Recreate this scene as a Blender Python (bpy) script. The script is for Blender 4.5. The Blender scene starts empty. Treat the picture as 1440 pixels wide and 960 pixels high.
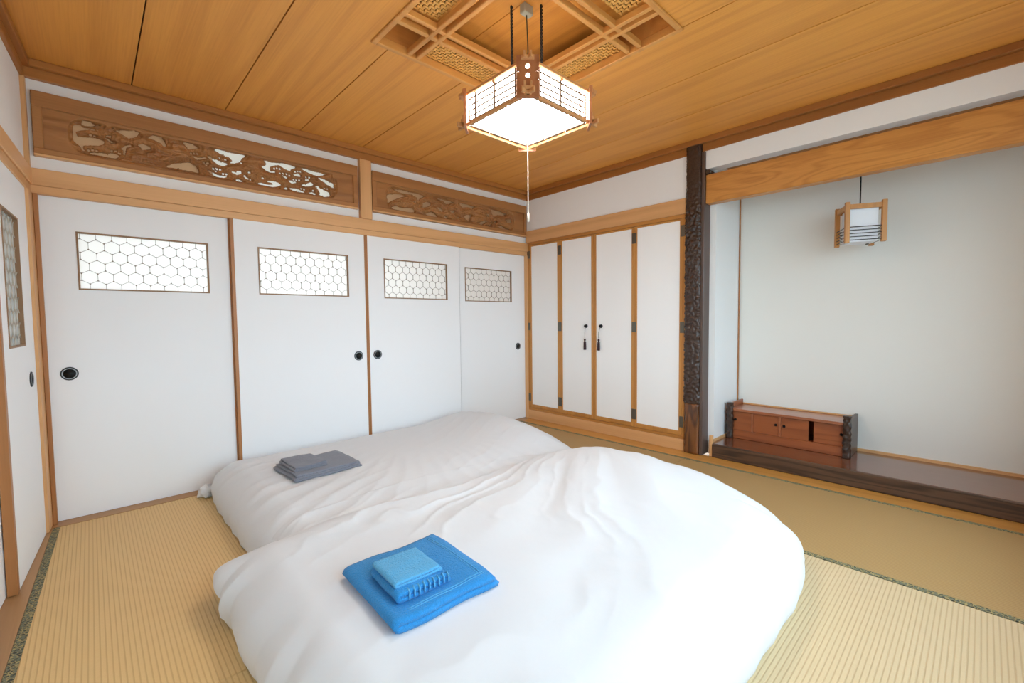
import bpy, bmesh, math, random
import numpy as np
from mathutils import Vector, Matrix

random.seed(7)
S = bpy.context.scene
COL = S.collection
R = math.radians

# ------------------------------------------------------------------ camera
cam_d = bpy.data.cameras.new('camera')
cam_d.sensor_width = 36.0
cam_d.lens = 627.8 / 1440 * 36.0
cam_d.clip_start = 0.02
cam = bpy.data.objects.new('camera', cam_d)
COL.objects.link(cam)
YAW, PIT, ROL = R(46.664), R(2.851), R(-0.62)
_d = Vector((math.cos(YAW) * math.cos(PIT), math.sin(YAW) * math.cos(PIT), -math.sin(PIT)))
_r = Vector((math.sin(YAW), -math.cos(YAW), 0))
_u = _r.cross(_d)
_r2 = _r * math.cos(ROL) + _u * math.sin(ROL)
_u2 = -_r * math.sin(ROL) + _u * math.cos(ROL)
_m = Matrix((_r2, _u2, -_d)).transposed().to_4x4()
_m.translation = Vector((-3.448, -3.405, 1.079))
cam.matrix_world = _m
S.camera = cam

# ------------------------------------------------------------------ world, daylight, exposure
world = bpy.data.worlds.new('overcast_sky')
S.world = world
world.use_nodes = True
bg = world.node_tree.nodes['Background']
bg.inputs['Color'].default_value = (0.65, 0.835, 1.0, 1)
bg.inputs['Strength'].default_value = 4.0
S.view_settings.view_transform = 'Standard'
S.view_settings.look = 'None'
S.view_settings.gamma = 1.0
S.view_settings.use_curve_mapping = False
S.view_settings.exposure = 0.78
S.cycles.max_bounces = 10
S.cycles.diffuse_bounces = 6
S.cycles.transparent_max_bounces = 12
S.cycles.sample_clamp_indirect = 6.0


def portal(name, loc, rot, sx, sy):
    l = bpy.data.lights.new(name, 'AREA')
    l.shape = 'RECTANGLE'
    l.size, l.size_y = sx, sy
    l.cycles.is_portal = True
    o = bpy.data.objects.new(name, l)
    o.location = loc
    o.rotation_euler = rot
    COL.objects.link(o)


WIN_X0, WIN_X1, WIN_Z0, WIN_Z1, SY = -3.3, -0.35, 0.45, 2.05, -3.74
portal('daylight_south', ((WIN_X0 + WIN_X1) / 2, SY - 0.12, (WIN_Z0 + WIN_Z1) / 2), (R(90), 0, 0), WIN_X1 - WIN_X0, WIN_Z1 - WIN_Z0)
portal('daylight_corridor', (-2.6, 1.42, 1.2), (R(-90), 0, 0), 2.2, 2.2)

# ------------------------------------------------------------------ materials


def lin(c):
    return tuple(((v / 255) / 12.92 if v / 255 <= 0.04045 else ((v / 255 + 0.055) / 1.055) ** 2.4) for v in c) + (1.0,)


def new_mat(name):
    m = bpy.data.materials.new(name)
    m.use_nodes = True
    nt = m.node_tree
    return m, nt, nt.nodes['Principled BSDF']


def N(nt, kind, **kw):
    n = nt.nodes.new(kind)
    for k, v in kw.items():
        if k.startswith('i_'):
            n.inputs[k[2:].replace('_', ' ')].default_value = v
        else:
            setattr(n, k, v)
    return n


def plain(name, c, rough=0.6, metal=0.0, bump=0.0, bscale=60.0, var=0.0, sheen=0.0):
    m, nt, b = new_mat(name)
    b.inputs['Base Color'].default_value = lin(c)
    b.inputs['Roughness'].default_value = rough
    b.inputs['Metallic'].default_value = metal
    if sheen:
        b.inputs['Sheen Weight'].default_value = sheen
    if bump or var:
        tc = N(nt, 'ShaderNodeTexCoord')
        no = N(nt, 'ShaderNodeTexNoise')
        no.inputs['Scale'].default_value = bscale
        no.inputs['Detail'].default_value = 4
        nt.links.new(tc.outputs['Object'], no.inputs['Vector'])
        if bump:
            bp = N(nt, 'ShaderNodeBump')
            bp.inputs['Strength'].default_value = bump
            bp.inputs['Distance'].default_value = 0.004
            nt.links.new(no.outputs['Fac'], bp.inputs['Height'])
            nt.links.new(bp.outputs['Normal'], b.inputs['Normal'])
        if var:
            mx = N(nt, 'ShaderNodeMix', data_type='RGBA')
            mx.inputs[6].default_value = lin(tuple(v * (1 - var) for v in c))
            mx.inputs[7].default_value = lin(tuple(min(255, v * (1 + var)) for v in c))
            nt.links.new(no.outputs['Fac'], mx.inputs[0])
            nt.links.new(mx.outputs[2], b.inputs['Base Color'])
    return m


def wood(name, light, dark, axis=1, rough=0.45, ring=2.2, bands=9.0, contrast=0.55, fibre=0.25, stretch=0.09, bump=0.08, coat=0.0):
    """Procedural timber: growth rings and fibres drawn out along one axis."""
    m, nt, b = new_mat(name)
    tc = N(nt, 'ShaderNodeTexCoord')
    oi = N(nt, 'ShaderNodeObjectInfo')
    sc = N(nt, 'ShaderNodeVectorMath', operation='SCALE')
    cmb = N(nt, 'ShaderNodeCombineXYZ')
    for k in ('X', 'Y', 'Z'):
        nt.links.new(oi.outputs['Random'], cmb.inputs[k])
    nt.links.new(cmb.outputs[0], sc.inputs[0])
    sc.inputs['Scale'].default_value = 23.0
    ad = N(nt, 'ShaderNodeVectorMath', operation='ADD')
    nt.links.new(tc.outputs['Object'], ad.inputs[0])
    nt.links.new(sc.outputs[0], ad.inputs[1])
    s = [1.0, 1.0, 1.0]
    s[axis] = stretch
    mp = N(nt, 'ShaderNodeMapping')
    mp.inputs['Scale'].default_value = s
    nt.links.new(ad.outputs[0], mp.inputs['Vector'])
    no = N(nt, 'ShaderNodeTexNoise')
    no.inputs['Scale'].default_value = ring
    no.inputs['Detail'].default_value = 1.5
    no.inputs['Distortion'].default_value = 0.3
    nt.links.new(mp.outputs[0], no.inputs['Vector'])
    mu = N(nt, 'ShaderNodeMath', operation='MULTIPLY')
    mu.inputs[1].default_value = bands * 6.283
    nt.links.new(no.outputs['Fac'], mu.inputs[0])
    si = N(nt, 'ShaderNodeMath', operation='SINE')
    nt.links.new(mu.outputs[0], si.inputs[0])
    rp = N(nt, 'ShaderNodeMapRange')
    rp.inputs['From Min'].default_value = -0.4
    rp.inputs['From Max'].default_value = 1.0
    nt.links.new(si.outputs[0], rp.inputs['Value'])
    s2 = [160.0, 160.0, 160.0]
    s2[axis] = 3.0
    mp2 = N(nt, 'ShaderNodeMapping')
    mp2.inputs['Scale'].default_value = s2
    nt.links.new(ad.outputs[0], mp2.inputs['Vector'])
    fi = N(nt, 'ShaderNodeTexNoise')
    fi.inputs['Scale'].default_value = 1.0
    fi.inputs['Detail'].default_value = 2.0
    nt.links.new(mp2.outputs[0], fi.inputs['Vector'])
    m1 = N(nt, 'ShaderNodeMath', operation='MULTIPLY')
    m1.inputs[1].default_value = contrast
    nt.links.new(rp.outputs[0], m1.inputs[0])
    m2 = N(nt, 'ShaderNodeMath', operation='MULTIPLY_ADD')
    m2.inputs[1].default_value = fibre * 2
    nt.links.new(fi.outputs['Fac'], m2.inputs[0])
    nt.links.new(m1.outputs[0], m2.inputs[2])
    m3 = N(nt, 'ShaderNodeMath', operation='SUBTRACT', use_clamp=True)
    nt.links.new(m2.outputs[0], m3.inputs[0])
    m3.inputs[1].default_value = fibre * 0.8
    mx = N(nt, 'ShaderNodeMix', data_type='RGBA')
    mx.inputs[6].default_value = lin(light)
    mx.inputs[7].default_value = lin(dark)
    nt.links.new(m3.outputs[0], mx.inputs[0])
    nt.links.new(mx.outputs[2], b.inputs['Base Color'])
    b.inputs['Roughness'].default_value = rough
    if coat:
        b.inputs['Coat Weight'].default_value = coat
        b.inputs['Coat Roughness'].default_value = 0.12
    if bump:
        bp = N(nt, 'ShaderNodeBump')
        bp.inputs['Strength'].default_value = bump
        bp.inputs['Distance'].default_value = 0.003
        nt.links.new(m3.outputs[0], bp.inputs['Height'])
        nt.links.new(bp.outputs['Normal'], b.inputs['Normal'])
    return m


def tatami_mat_material(name, axis, tint=(1.0, 1.0, 1.0)):
    """Woven rush: ribs run along the given axis (0 = x, 1 = y)."""
    m, nt, b = new_mat(name)
    tc = N(nt, 'ShaderNodeTexCoord')
    oi = N(nt, 'ShaderNodeObjectInfo')
    sep = N(nt, 'ShaderNodeSeparateXYZ')
    nt.links.new(tc.outputs['Object'], sep.inputs[0])
    across = sep.outputs['X' if axis == 1 else 'Y']
    along = sep.outputs['Y' if axis == 1 else 'X']
    k = N(nt, 'ShaderNodeMath', operation='MULTIPLY')
    k.inputs[1].default_value = 6.283 / 0.0145
    nt.links.new(across, k.inputs[0])
    si = N(nt, 'ShaderNodeMath', operation='SINE')
    nt.links.new(k.outputs[0], si.inputs[0])
    gr = N(nt, 'ShaderNodeMapRange')
    gr.inputs['From Min'].default_value = -1.0
    gr.inputs['From Max'].default_value = -0.35
    nt.links.new(si.outputs[0], gr.inputs['Value'])
    cm = N(nt, 'ShaderNodeCombineXYZ')
    a1 = N(nt, 'ShaderNodeMath', operation='MULTIPLY')
    a1.inputs[1].default_value = 60.0
    nt.links.new(across, a1.inputs[0])
    a2 = N(nt, 'ShaderNodeMath', operation='MULTIPLY')
    a2.inputs[1].default_value = 420.0
    nt.links.new(along, a2.inputs[0])
    nt.links.new(a1.outputs[0], cm.inputs['X'])
    nt.links.new(a2.outputs[0], cm.inputs['Y'])
    no = N(nt, 'ShaderNodeTexNoise')
    no.inputs['Scale'].default_value = 1.0
    no.inputs['Detail'].default_value = 2.0
    nt.links.new(cm.outputs[0], no.inputs['Vector'])
    mot = N(nt, 'ShaderNodeTexNoise')
    mot.inputs['Scale'].default_value = 5.0
    nt.links.new(tc.outputs['Object'], mot.inputs['Vector'])
    mxa = N(nt, 'ShaderNodeMix', data_type='RGBA')
    mxa.inputs[6].default_value = lin((204, 170, 114))
    mxa.inputs[7].default_value = lin((222, 194, 144))
    nt.links.new(no.outputs['Fac'], mxa.inputs[0])
    mxm = N(nt, 'ShaderNodeMix', data_type='RGBA')
    mxm.inputs[7].default_value = lin((212, 180, 124))
    nt.links.new(mot.outputs['Fac'], mxm.inputs[0])
    nt.links.new(mxa.outputs[2], mxm.inputs[6])
    mx = N(nt, 'ShaderNodeMix', data_type='RGBA')
    mx.inputs[6].default_value = lin((198, 163, 110))
    nt.links.new(gr.outputs[0], mx.inputs[0])
    nt.links.new(mxm.outputs[2], mx.inputs[7])
    tn = N(nt, 'ShaderNodeMix', data_type='RGBA', blend_type='MULTIPLY')
    tn.inputs[0].default_value = 1.0
    tn.inputs[7].default_value = tuple(tint) + (1.0,)
    nt.links.new(mx.outputs[2], tn.inputs[6])
    nt.links.new(tn.outputs[2], b.inputs['Base Color'])
    b.inputs['Roughness'].default_value = 0.55
    hs = N(nt, 'ShaderNodeMath', operation='MULTIPLY_ADD')
    hs.inputs[1].default_value = 0.35
    nt.links.new(no.outputs['Fac'], hs.inputs[0])
    nt.links.new(gr.outputs[0], hs.inputs[2])
    bp = N(nt, 'ShaderNodeBump')
    bp.inputs['Strength'].default_value = 0.5
    bp.inputs['Distance'].default_value = 0.002
    nt.links.new(hs.outputs[0], bp.inputs['Height'])
    nt.links.new(bp.outputs['Normal'], b.inputs['Normal'])
    return m


def border_material():
    m, nt, b = new_mat('tatami_border_brocade')
    tc = N(nt, 'ShaderNodeTexCoord')
    vo = N(nt, 'ShaderNodeTexVoronoi', feature='DISTANCE_TO_EDGE')
    vo.inputs['Scale'].default_value = 75.0
    nt.links.new(tc.outputs['Object'], vo.inputs['Vector'])
    wa = N(nt, 'ShaderNodeTexNoise')
    wa.inputs['Scale'].default_value = 90.0
    nt.links.new(tc.outputs['Object'], wa.inputs['Vector'])
    r1 = N(nt, 'ShaderNodeMapRange')
    r1.inputs['From Min'].default_value = 0.05
    r1.inputs['From Max'].default_value = 0.14
    nt.links.new(vo.outputs['Distance'], r1.inputs['Value'])
    mx = N(nt, 'ShaderNodeMix', data_type='RGBA')
    mx.inputs[6].default_value = lin((176, 158, 104))
    mx.inputs[7].default_value = lin((52, 56, 44))
    nt.links.new(r1.outputs[0], mx.inputs[0])
    mx2 = N(nt, 'ShaderNodeMix', data_type='RGBA')
    mx2.inputs[7].default_value = lin((108, 112, 92))
    r2 = N(nt, 'ShaderNodeMapRange')
    r2.inputs['From Min'].default_value = 0.45
    r2.inputs['From Max'].default_value = 0.6
    nt.links.new(wa.outputs['Fac'], r2.inputs['Value'])
    nt.links.new(r2.outputs[0], mx2.inputs[0])
    nt.links.new(mx.outputs[2], mx2.inputs[6])
    nt.links.new(mx2.outputs[2], b.inputs['Base Color'])
    b.inputs['Roughness'].default_value = 0.7
    return m


def paper_material(name='frosted_pane', through=(1.0, 0.94, 0.88, 1), back=(212, 208, 204), mix=0.3):
    """Frosted pane: half of the light passes, half is scattered back."""
    m = bpy.data.materials.new(name)
    m.use_nodes = True
    nt = m.node_tree
    nt.nodes.clear()
    out = N(nt, 'ShaderNodeOutputMaterial')
    t = N(nt, 'ShaderNodeBsdfTranslucent')
    t.inputs['Color'].default_value = through
    d = N(nt, 'ShaderNodeBsdfDiffuse')
    d.inputs['Color'].default_value = lin(back)
    mx = N(nt, 'ShaderNodeMixShader')
    mx.inputs[0].default_value = mix
    nt.links.new(t.outputs[0], mx.inputs[1])
    nt.links.new(d.outputs[0], mx.inputs[2])
    nt.links.new(mx.outputs[0], out.inputs[0])
    return m


def glass_material():
    m = bpy.data.materials.new('window_glass')
    m.use_nodes = True
    nt = m.node_tree
    nt.nodes.clear()
    out = N(nt, 'ShaderNodeOutputMaterial')
    t = N(nt, 'ShaderNodeBsdfTransparent')
    t.inputs['Color'].default_value = (0.96, 0.98, 0.97, 1)
    g = N(nt, 'ShaderNodeBsdfGlossy')
    g.inputs['Roughness'].default_value = 0.02
    mx = N(nt, 'ShaderNodeMixShader')
    mx.inputs[0].default_value = 0.05
    nt.links.new(t.outputs[0], mx.inputs[1])
    nt.links.new(g.outputs[0], mx.inputs[2])
    nt.links.new(mx.outputs[0], out.inputs[0])
    return m


def glow(name, c, strength, base=(250, 245, 235)):
    m, nt, b = new_mat(name)
    b.inputs['Base Color'].default_value = lin(base)
    b.inputs['Roughness'].default_value = 0.7
    b.inputs['Emission Color'].default_value = lin(c)
    b.inputs['Emission Strength'].default_value = strength
    return m


def cloth(name, c, bump=0.25, scale=45.0, sheen=0.2, weave=900.0, var=0.03):
    m, nt, b = new_mat(name)
    tc = N(nt, 'ShaderNodeTexCoord')
    n1 = N(nt, 'ShaderNodeTexNoise')
    n1.inputs['Scale'].default_value = scale
    n1.inputs['Detail'].default_value = 3
    n1.inputs['Distortion'].default_value = 0.6
    nt.links.new(tc.outputs['Object'], n1.inputs['Vector'])
    n2 = N(nt, 'ShaderNodeTexNoise')
    n2.inputs['Scale'].default_value = weave
    nt.links.new(tc.outputs['Object'], n2.inputs['Vector'])
    ma = N(nt, 'ShaderNodeMath', operation='MULTIPLY_ADD')
    ma.inputs[1].default_value = 0.15
    nt.links.new(n2.outputs['Fac'], ma.inputs[0])
    nt.links.new(n1.outputs['Fac'], ma.inputs[2])
    bp = N(nt, 'ShaderNodeBump')
    bp.inputs['Strength'].default_value = bump
    bp.inputs['Distance'].default_value = 0.006
    nt.links.new(ma.outputs[0], bp.inputs['Height'])
    nt.links.new(bp.outputs['Normal'], b.inputs['Normal'])
    mx = N(nt, 'ShaderNodeMix', data_type='RGBA')
    mx.inputs[6].default_value = lin(tuple(v * (1 - var) for v in c))
    mx.inputs[7].default_value = lin(tuple(min(255, v * (1 + var)) for v in c))
    nt.links.new(n2.outputs['Fac'], mx.inputs[0])
    nt.links.new(mx.outputs[2], b.inputs['Base Color'])
    b.inputs['Roughness'].default_value = 0.85
    b.inputs['Sheen Weight'].default_value = sheen
    return m


M = {}
M['plaster'] = plain('white_plaster', (241, 242, 242), 0.9, bump=0.05, bscale=180)
M['plaster_alcove'] = plain('alcove_plaster', (233, 232, 226), 0.9, bump=0.06, bscale=160)
M['door_paper'] = plain('door_paper', (241, 243, 245), 0.75, bump=0.03, bscale=220)
M['closet_paper'] = plain('closet_paper', (250, 251, 251), 0.8, bump=0.03, bscale=220)
M['ceiling_wood'] = wood('ceiling_cedar', (228, 158, 70), (190, 118, 45), 1, 0.5, ring=3.2, bands=9, contrast=0.26, fibre=0.34, stretch=0.05)
M['recess_wood'] = wood('recess_cedar', (186, 128, 62), (150, 96, 40), 1, 0.55, ring=2.0, bands=9, contrast=0.4)
M['trim_y'] = wood('hinoki_along_y', (224, 174, 120), (194, 140, 86), 1, 0.45, ring=4, bands=5, contrast=0.35, fibre=0.25, stretch=0.04)
M['trim_x'] = wood('hinoki_along_x', (224, 174, 120), (194, 140, 86), 0, 0.45, ring=4, bands=5, contrast=0.35, fibre=0.25, stretch=0.04)
M['trim_z'] = wood('hinoki_along_z', (224, 174, 120), (192, 138, 84), 2, 0.45, ring=4, bands=5, contrast=0.35, fibre=0.25, stretch=0.04)
M['cornice_x'] = wood('cornice_along_x', (182, 120, 58), (142, 86, 36), 0, 0.45, ring=4, bands=4, contrast=0.35, stretch=0.04)
M['cornice_y'] = wood('cornice_along_y', (166, 104, 46), (126, 74, 30), 1, 0.45, ring=4, bands=4, contrast=0.35, stretch=0.04)
M['closet_wood_z'] = wood('closet_frame_z', (200, 140, 70), (160, 102, 44), 2, 0.4, ring=5, bands=5, contrast=0.4, stretch=0.04)
M['closet_wood_y'] = wood('closet_frame_y', (196, 134, 66), (158, 100, 42), 1, 0.4, ring=5, bands=5, contrast=0.4, stretch=0.04)
M['beam'] = wood('alcove_beam', (206, 142, 70), (158, 92, 38), 1, 0.4, ring=9, bands=8, contrast=0.34, fibre=0.34, stretch=0.16)
M['carved'] = wood('carved_transom', (172, 118, 66), (128, 78, 38), 0, 0.5, ring=5, bands=6, contrast=0.45, fibre=0.25, stretch=0.12)
M['transom_frame'] = wood('transom_frame', (176, 122, 70), (138, 88, 44), 0, 0.5, ring=4, bands=4, contrast=0.35, stretch=0.05)
M['stile'] = wood('door_edge_z', (176, 118, 66), (140, 88, 44), 2, 0.45, ring=6, bands=4, contrast=0.3, stretch=0.04)
M['lattice'] = plain('lattice_brown', (138, 120, 104), 0.6)
M['pane_frame'] = plain('pane_frame_wood', (146, 112, 80), 0.55, var=0.08, bscale=40)
M['pane'] = paper_material()
M['pane_white'] = paper_material('frosted_pane_white', (0.9, 0.92, 0.92, 1), (226, 230, 228), 0.85)
M['lattice_pale'] = plain('lattice_pale', (196, 188, 176), 0.6)
M['glass'] = glass_material()
M['pull_rim'] = plain('pull_rim_black', (46, 52, 56), 0.5, 0.1)
M['pull_ring'] = plain('pull_ring_nickel', (150, 154, 156), 0.4, 0.6)
M['pull_cup'] = plain('pull_cup_dark', (36, 42, 44), 0.45, 0.1, var=0.1, bscale=200)
M['hinge'] = plain('hinge_grey', (112, 108, 98), 0.4, 0.8, var=0.06, bscale=90)
M['black'] = plain('black_metal', (26, 26, 26), 0.4, 0.6)
M['tassel'] = plain('tassel_plum', (58, 36, 44), 0.9, bump=0.6, bscale=300)
M['cord_dark'] = plain('cord_dark', (42, 36, 32), 0.8)
M['cord_white'] = plain('cord_white', (225, 215, 200), 0.8)
M['mount'] = plain('mount_grey', (168, 166, 150), 0.5)
M['tatami_y'] = tatami_mat_material('tatami_ribs_y', 1, (1.12, 1.10, 1.04))
M['tatami_old'] = tatami_mat_material('tatami_ribs_darkened', 1, (0.67, 0.60, 0.49))  # same weave in a darker, yellower tint
M['tatami_x'] = tatami_mat_material('tatami_ribs_x', 0, (0.98, 1.07, 1.36))  # paler tint puts the window light into the mat colour
M['heri'] = border_material()
M['sub_floor'] = plain('floor_boards', (150, 110, 66), 0.6, var=0.08, bscale=12)
M['floor_board'] = wood('floor_border_board', (206, 146, 70), (176, 116, 48), 1, 0.35, ring=4, bands=5, contrast=0.35, stretch=0.05, coat=0.2)
M['sill'] = wood('door_sill', (176, 134, 88), (146, 104, 62), 0, 0.45, ring=4, bands=4, contrast=0.3, stretch=0.05)
M['sill_y'] = wood('door_sill_y', (176, 134, 88), (146, 104, 62), 1, 0.45, ring=4, bands=4, contrast=0.3, stretch=0.05)
M['platform_top'] = wood('alcove_platform', (128, 74, 44), (88, 46, 26), 1, 0.2, ring=5, bands=6, contrast=0.5, stretch=0.1, coat=0.8)
M['platform_edge'] = wood('alcove_platform_edge', (92, 66, 48), (48, 34, 26), 1, 0.45, ring=8, bands=9, contrast=0.7, fibre=0.35, stretch=0.08)
M['chest'] = wood('chest_red_wood', (160, 88, 48), (118, 56, 28), 1, 0.35, ring=7, bands=6, contrast=0.45, stretch=0.12, coat=0.3)
M['chest_trim'] = wood('chest_top', (168, 100, 64), (132, 72, 42), 1, 0.28, ring=6, bands=5, contrast=0.35, stretch=0.06, coat=0.5)
M['bark'] = plain('carved_dark_lacquer', (58, 42, 34), 0.22, bump=0.5, bscale=120, var=0.4)
M['pillar'] = wood('pillar_lower', (126, 78, 44), (62, 40, 28), 2, 0.25, ring=9, bands=6, contrast=0.7, stretch=0.2, coat=0.4)
M['pillar_side'] = wood('pillar_side', (92, 74, 66), (70, 56, 50), 2, 0.35, ring=6, bands=4, contrast=0.3, stretch=0.05)
M['lamp_wood'] = wood('lantern_wood', (206, 150, 96), (176, 116, 66), 2, 0.5, ring=8, bands=4, contrast=0.3)
M['lamp_plate'] = wood('lantern_plate', (176, 112, 70), (142, 84, 48), 2, 0.45, ring=10, bands=5, contrast=0.4)
M['lamp_dark'] = plain('lantern_grille', (96, 78, 62), 0.6)
M['small_lamp_wood'] = wood('small_lantern_wood', (196, 136, 66), (164, 104, 44), 2, 0.45, ring=9, bands=4, contrast=0.35)
M['small_shade'] = plain('small_lantern_shade', (232, 236, 242), 0.6)
M['weave'] = plain('woven_bamboo', (228, 172, 90), 0.5, var=0.12, bscale=60)
M['coffer_x'] = wood('coffer_along_x', (218, 156, 82), (186, 122, 58), 0, 0.45, ring=4, bands=5, contrast=0.35, stretch=0.04)
M['coffer_y'] = wood('coffer_along_y', (218, 156, 82), (186, 122, 58), 1, 0.45, ring=4, bands=5, contrast=0.35, stretch=0.04)
M['weave_back'] = plain('woven_back', (96, 62, 30), 0.8)
M['sheet'] = cloth('white_cotton', (220, 224, 228), bump=0.10, scale=22, sheen=0.05, weave=700, var=0.01)
M['blue'] = cloth('blue_terry', (34, 134, 200), bump=0.8, scale=170, sheen=0.12, weave=600, var=0.22)
M['blue_light'] = cloth('blue_terry_band', (84, 166, 218), bump=0.8, scale=170, sheen=0.12, weave=600, var=0.2)
M['grey'] = cloth('grey_terry', (122, 126, 138), bump=0.8, scale=170, sheen=0.2, weave=600, var=0.2)
M['shade_glow'] = glow('lit_lantern_paper', (250, 249, 248), 16.5)
M['side_glow'] = glow('lit_lantern_side_paper', (255, 247, 234), 8.0)
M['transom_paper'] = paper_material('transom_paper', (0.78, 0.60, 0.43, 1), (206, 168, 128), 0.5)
M['transom_paper_white'] = paper_material('transom_paper_white', (0.95, 0.92, 0.86, 1), (240, 234, 222), 0.4)  # same backing paper, with light from behind put into its colour
M['concrete'] = plain('exterior_ground', (170, 168, 160), 0.9, var=0.06, bscale=3)

# ------------------------------------------------------------------ mesh helpers


class MB:
    def __init__(self):
        self.v, self.f = [], []

    def add(self, vs, fs):
        o = len(self.v)
        self.v += [tuple(p) for p in vs]
        self.f += [tuple(i + o for i in q) for q in fs]
        return self

    def box(self, x0, x1, y0, y1, z0, z1):
        x0, x1 = min(x0, x1), max(x0, x1)
        y0, y1 = min(y0, y1), max(y0, y1)
        z0, z1 = min(z0, z1), max(z0, z1)
        return self.add([(x0, y0, z0), (x1, y0, z0), (x1, y1, z0), (x0, y1, z0), (x0, y0, z1), (x1, y0, z1), (x1, y1, z1), (x0, y1, z1)],
                        [(0, 3, 2, 1), (4, 5, 6, 7), (0, 1, 5, 4), (1, 2, 6, 5), (2, 3, 7, 6), (3, 0, 4, 7)])

    def prism(self, pts, z0, z1):
        """Vertical prism over a counter-clockwise plan polygon."""
        n = len(pts)
        vs = [(p[0], p[1], z0) for p in pts] + [(p[0], p[1], z1) for p in pts]
        fs = [tuple(range(n - 1, -1, -1)), tuple(range(n, 2 * n))] + [(i, (i + 1) % n, n + (i + 1) % n, n + i) for i in range(n)]
        return self.add(vs, fs)

    def bar(self, a, b, w, h, up=(0, 0, 1)):
        a, b, up = Vector(a), Vector(b), Vector(up)
        d = (b - a).normalized()
        s = d.cross(up)
        if s.length < 1e-6:
            s = d.cross(Vector((1, 0, 0)))
        s.normalize()
        t = s.cross(d)
        s, t = s * w / 2, t * h / 2
        vs = [a - s - t, a + s - t, a + s + t, a - s + t, b - s - t, b + s - t, b + s + t, b - s + t]
        return self.add(vs, [(0, 1, 2, 3)[::-1], (4, 5, 6, 7), (0, 4, 5, 1)[::-1], (1, 5, 6, 2)[::-1], (2, 6, 7, 3)[::-1], (3, 7, 4, 0)[::-1]])

    def tube(self, pts, r, n=8):
        pts = [Vector(p) for p in pts]
        k = len(pts)
        vs, fs = [], []
        prev = None
        for i, p in enumerate(pts):
            d = (pts[min(i + 1, k - 1)] - pts[max(i - 1, 0)]).normalized()
            if prev is None:
                a = d.orthogonal().normalized()
            else:
                a = (prev - d * prev.dot(d)).normalized()
            prev = a
            b = d.cross(a)
            rr = r[i] if isinstance(r, (list, tuple)) else r
            for j in range(n):
                t = 2 * math.pi * j / n
                vs.append(p + (a * math.cos(t) + b * math.sin(t)) * rr)
        for i in range(k - 1):
            for j in range(n):
                fs.append((i * n + j, i * n + (j + 1) % n, (i + 1) * n + (j + 1) % n, (i + 1) * n + j))
        fs.append(tuple(range(n - 1, -1, -1)))
        fs.append(tuple((k - 1) * n + j for j in range(n)))
        return self.add(vs, fs)

    def lathe(self, prof, n=24, axis='Z', c=(0, 0, 0), caps=True):
        """prof: (radius, height) pairs from bottom to top about an axis through c."""
        vs, fs = [], []
        for r_, h in prof:
            for j in range(n):
                t = 2 * math.pi * j / n
                x, y = r_ * math.cos(t), r_ * math.sin(t)
                if axis == 'Z':
                    p = (c[0] + x, c[1] + y, c[2] + h)
                elif axis == 'Y':
                    p = (c[0] + x, c[1] - h, c[2] + y)
                else:
                    p = (c[0] - h, c[1] - x, c[2] + y)
                vs.append(p)
        k = len(prof)
        for i in range(k - 1):
            for j in range(n):
                fs.append((i * n + j, i * n + (j + 1) % n, (i + 1) * n + (j + 1) % n, (i + 1) * n + j))
        if caps:
            fs.append(tuple(range(n - 1, -1, -1)))
            fs.append(tuple((k - 1) * n + j for j in range(n)))
        return self.add(vs, fs)

    def build(self, name, mat, parent=None, bevel=0.0, smooth=False, seg=1):
        me = bpy.data.meshes.new(name)
        me.from_pydata(self.v, [], self.f)
        me.update()
        o = bpy.data.objects.new(name, me)
        COL.objects.link(o)
        me.materials.append(M[mat] if isinstance(mat, str) else mat)
        if smooth:
            me.polygons.foreach_set('use_smooth', [True] * len(me.polygons))
        if bevel:
            b = o.modifiers.new('edge', 'BEVEL')
            b.width = bevel
            b.segments = seg
            b.limit_method = 'ANGLE'
        if parent is not None:
            o.parent = parent
        return o


def box(name, mat, b, parent=None, bevel=0.0):
    return MB().box(*b).build(name, mat, parent, bevel)


def empty(name, loc=(0, 0, 0), rz=0.0):
    o = bpy.data.objects.new(name, None)
    COL.objects.link(o)
    o.location = loc
    o.rotation_euler = (0, 0, rz)
    o.empty_display_size = 0.1
    return o


def thing(o, label, cat, group=None):
    o['label'] = label
    o['category'] = cat
    if group:
        o['group'] = group
    return o


def struct(o, label=None, cat=None):
    o['kind'] = 'structure'
    if label:
        o['label'] = label
    if cat:
        o['category'] = cat
    return o


def stuff(o):
    o['kind'] = 'stuff'
    return o


# numpy noise
_perm = np.random.RandomState(5).rand(4096)


def vnoise(x, y, seed=0):
    xi, yi = np.floor(x).astype(np.int64), np.floor(y).astype(np.int64)
    fx, fy = x - xi, y - yi
    fx, fy = fx * fx * (3 - 2 * fx), fy * fy * (3 - 2 * fy)

    def h(a, b):
        return _perm[(a * 73856093 ^ b * 19349663 ^ (seed * 83492791)) & 4095]
    return (h(xi, yi) * (1 - fx) + h(xi + 1, yi) * fx) * (1 - fy) + (h(xi, yi + 1) * (1 - fx) + h(xi + 1, yi + 1) * fx) * fy


def fbm(x, y, seed=0, o=3):
    s, a, t = 0, 1.0, 0
    for i in range(o):
        s = s + a * vnoise(x * 2 ** i, y * 2 ** i, seed + i)
        t += a
        a *= 0.5
    return s / t


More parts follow.
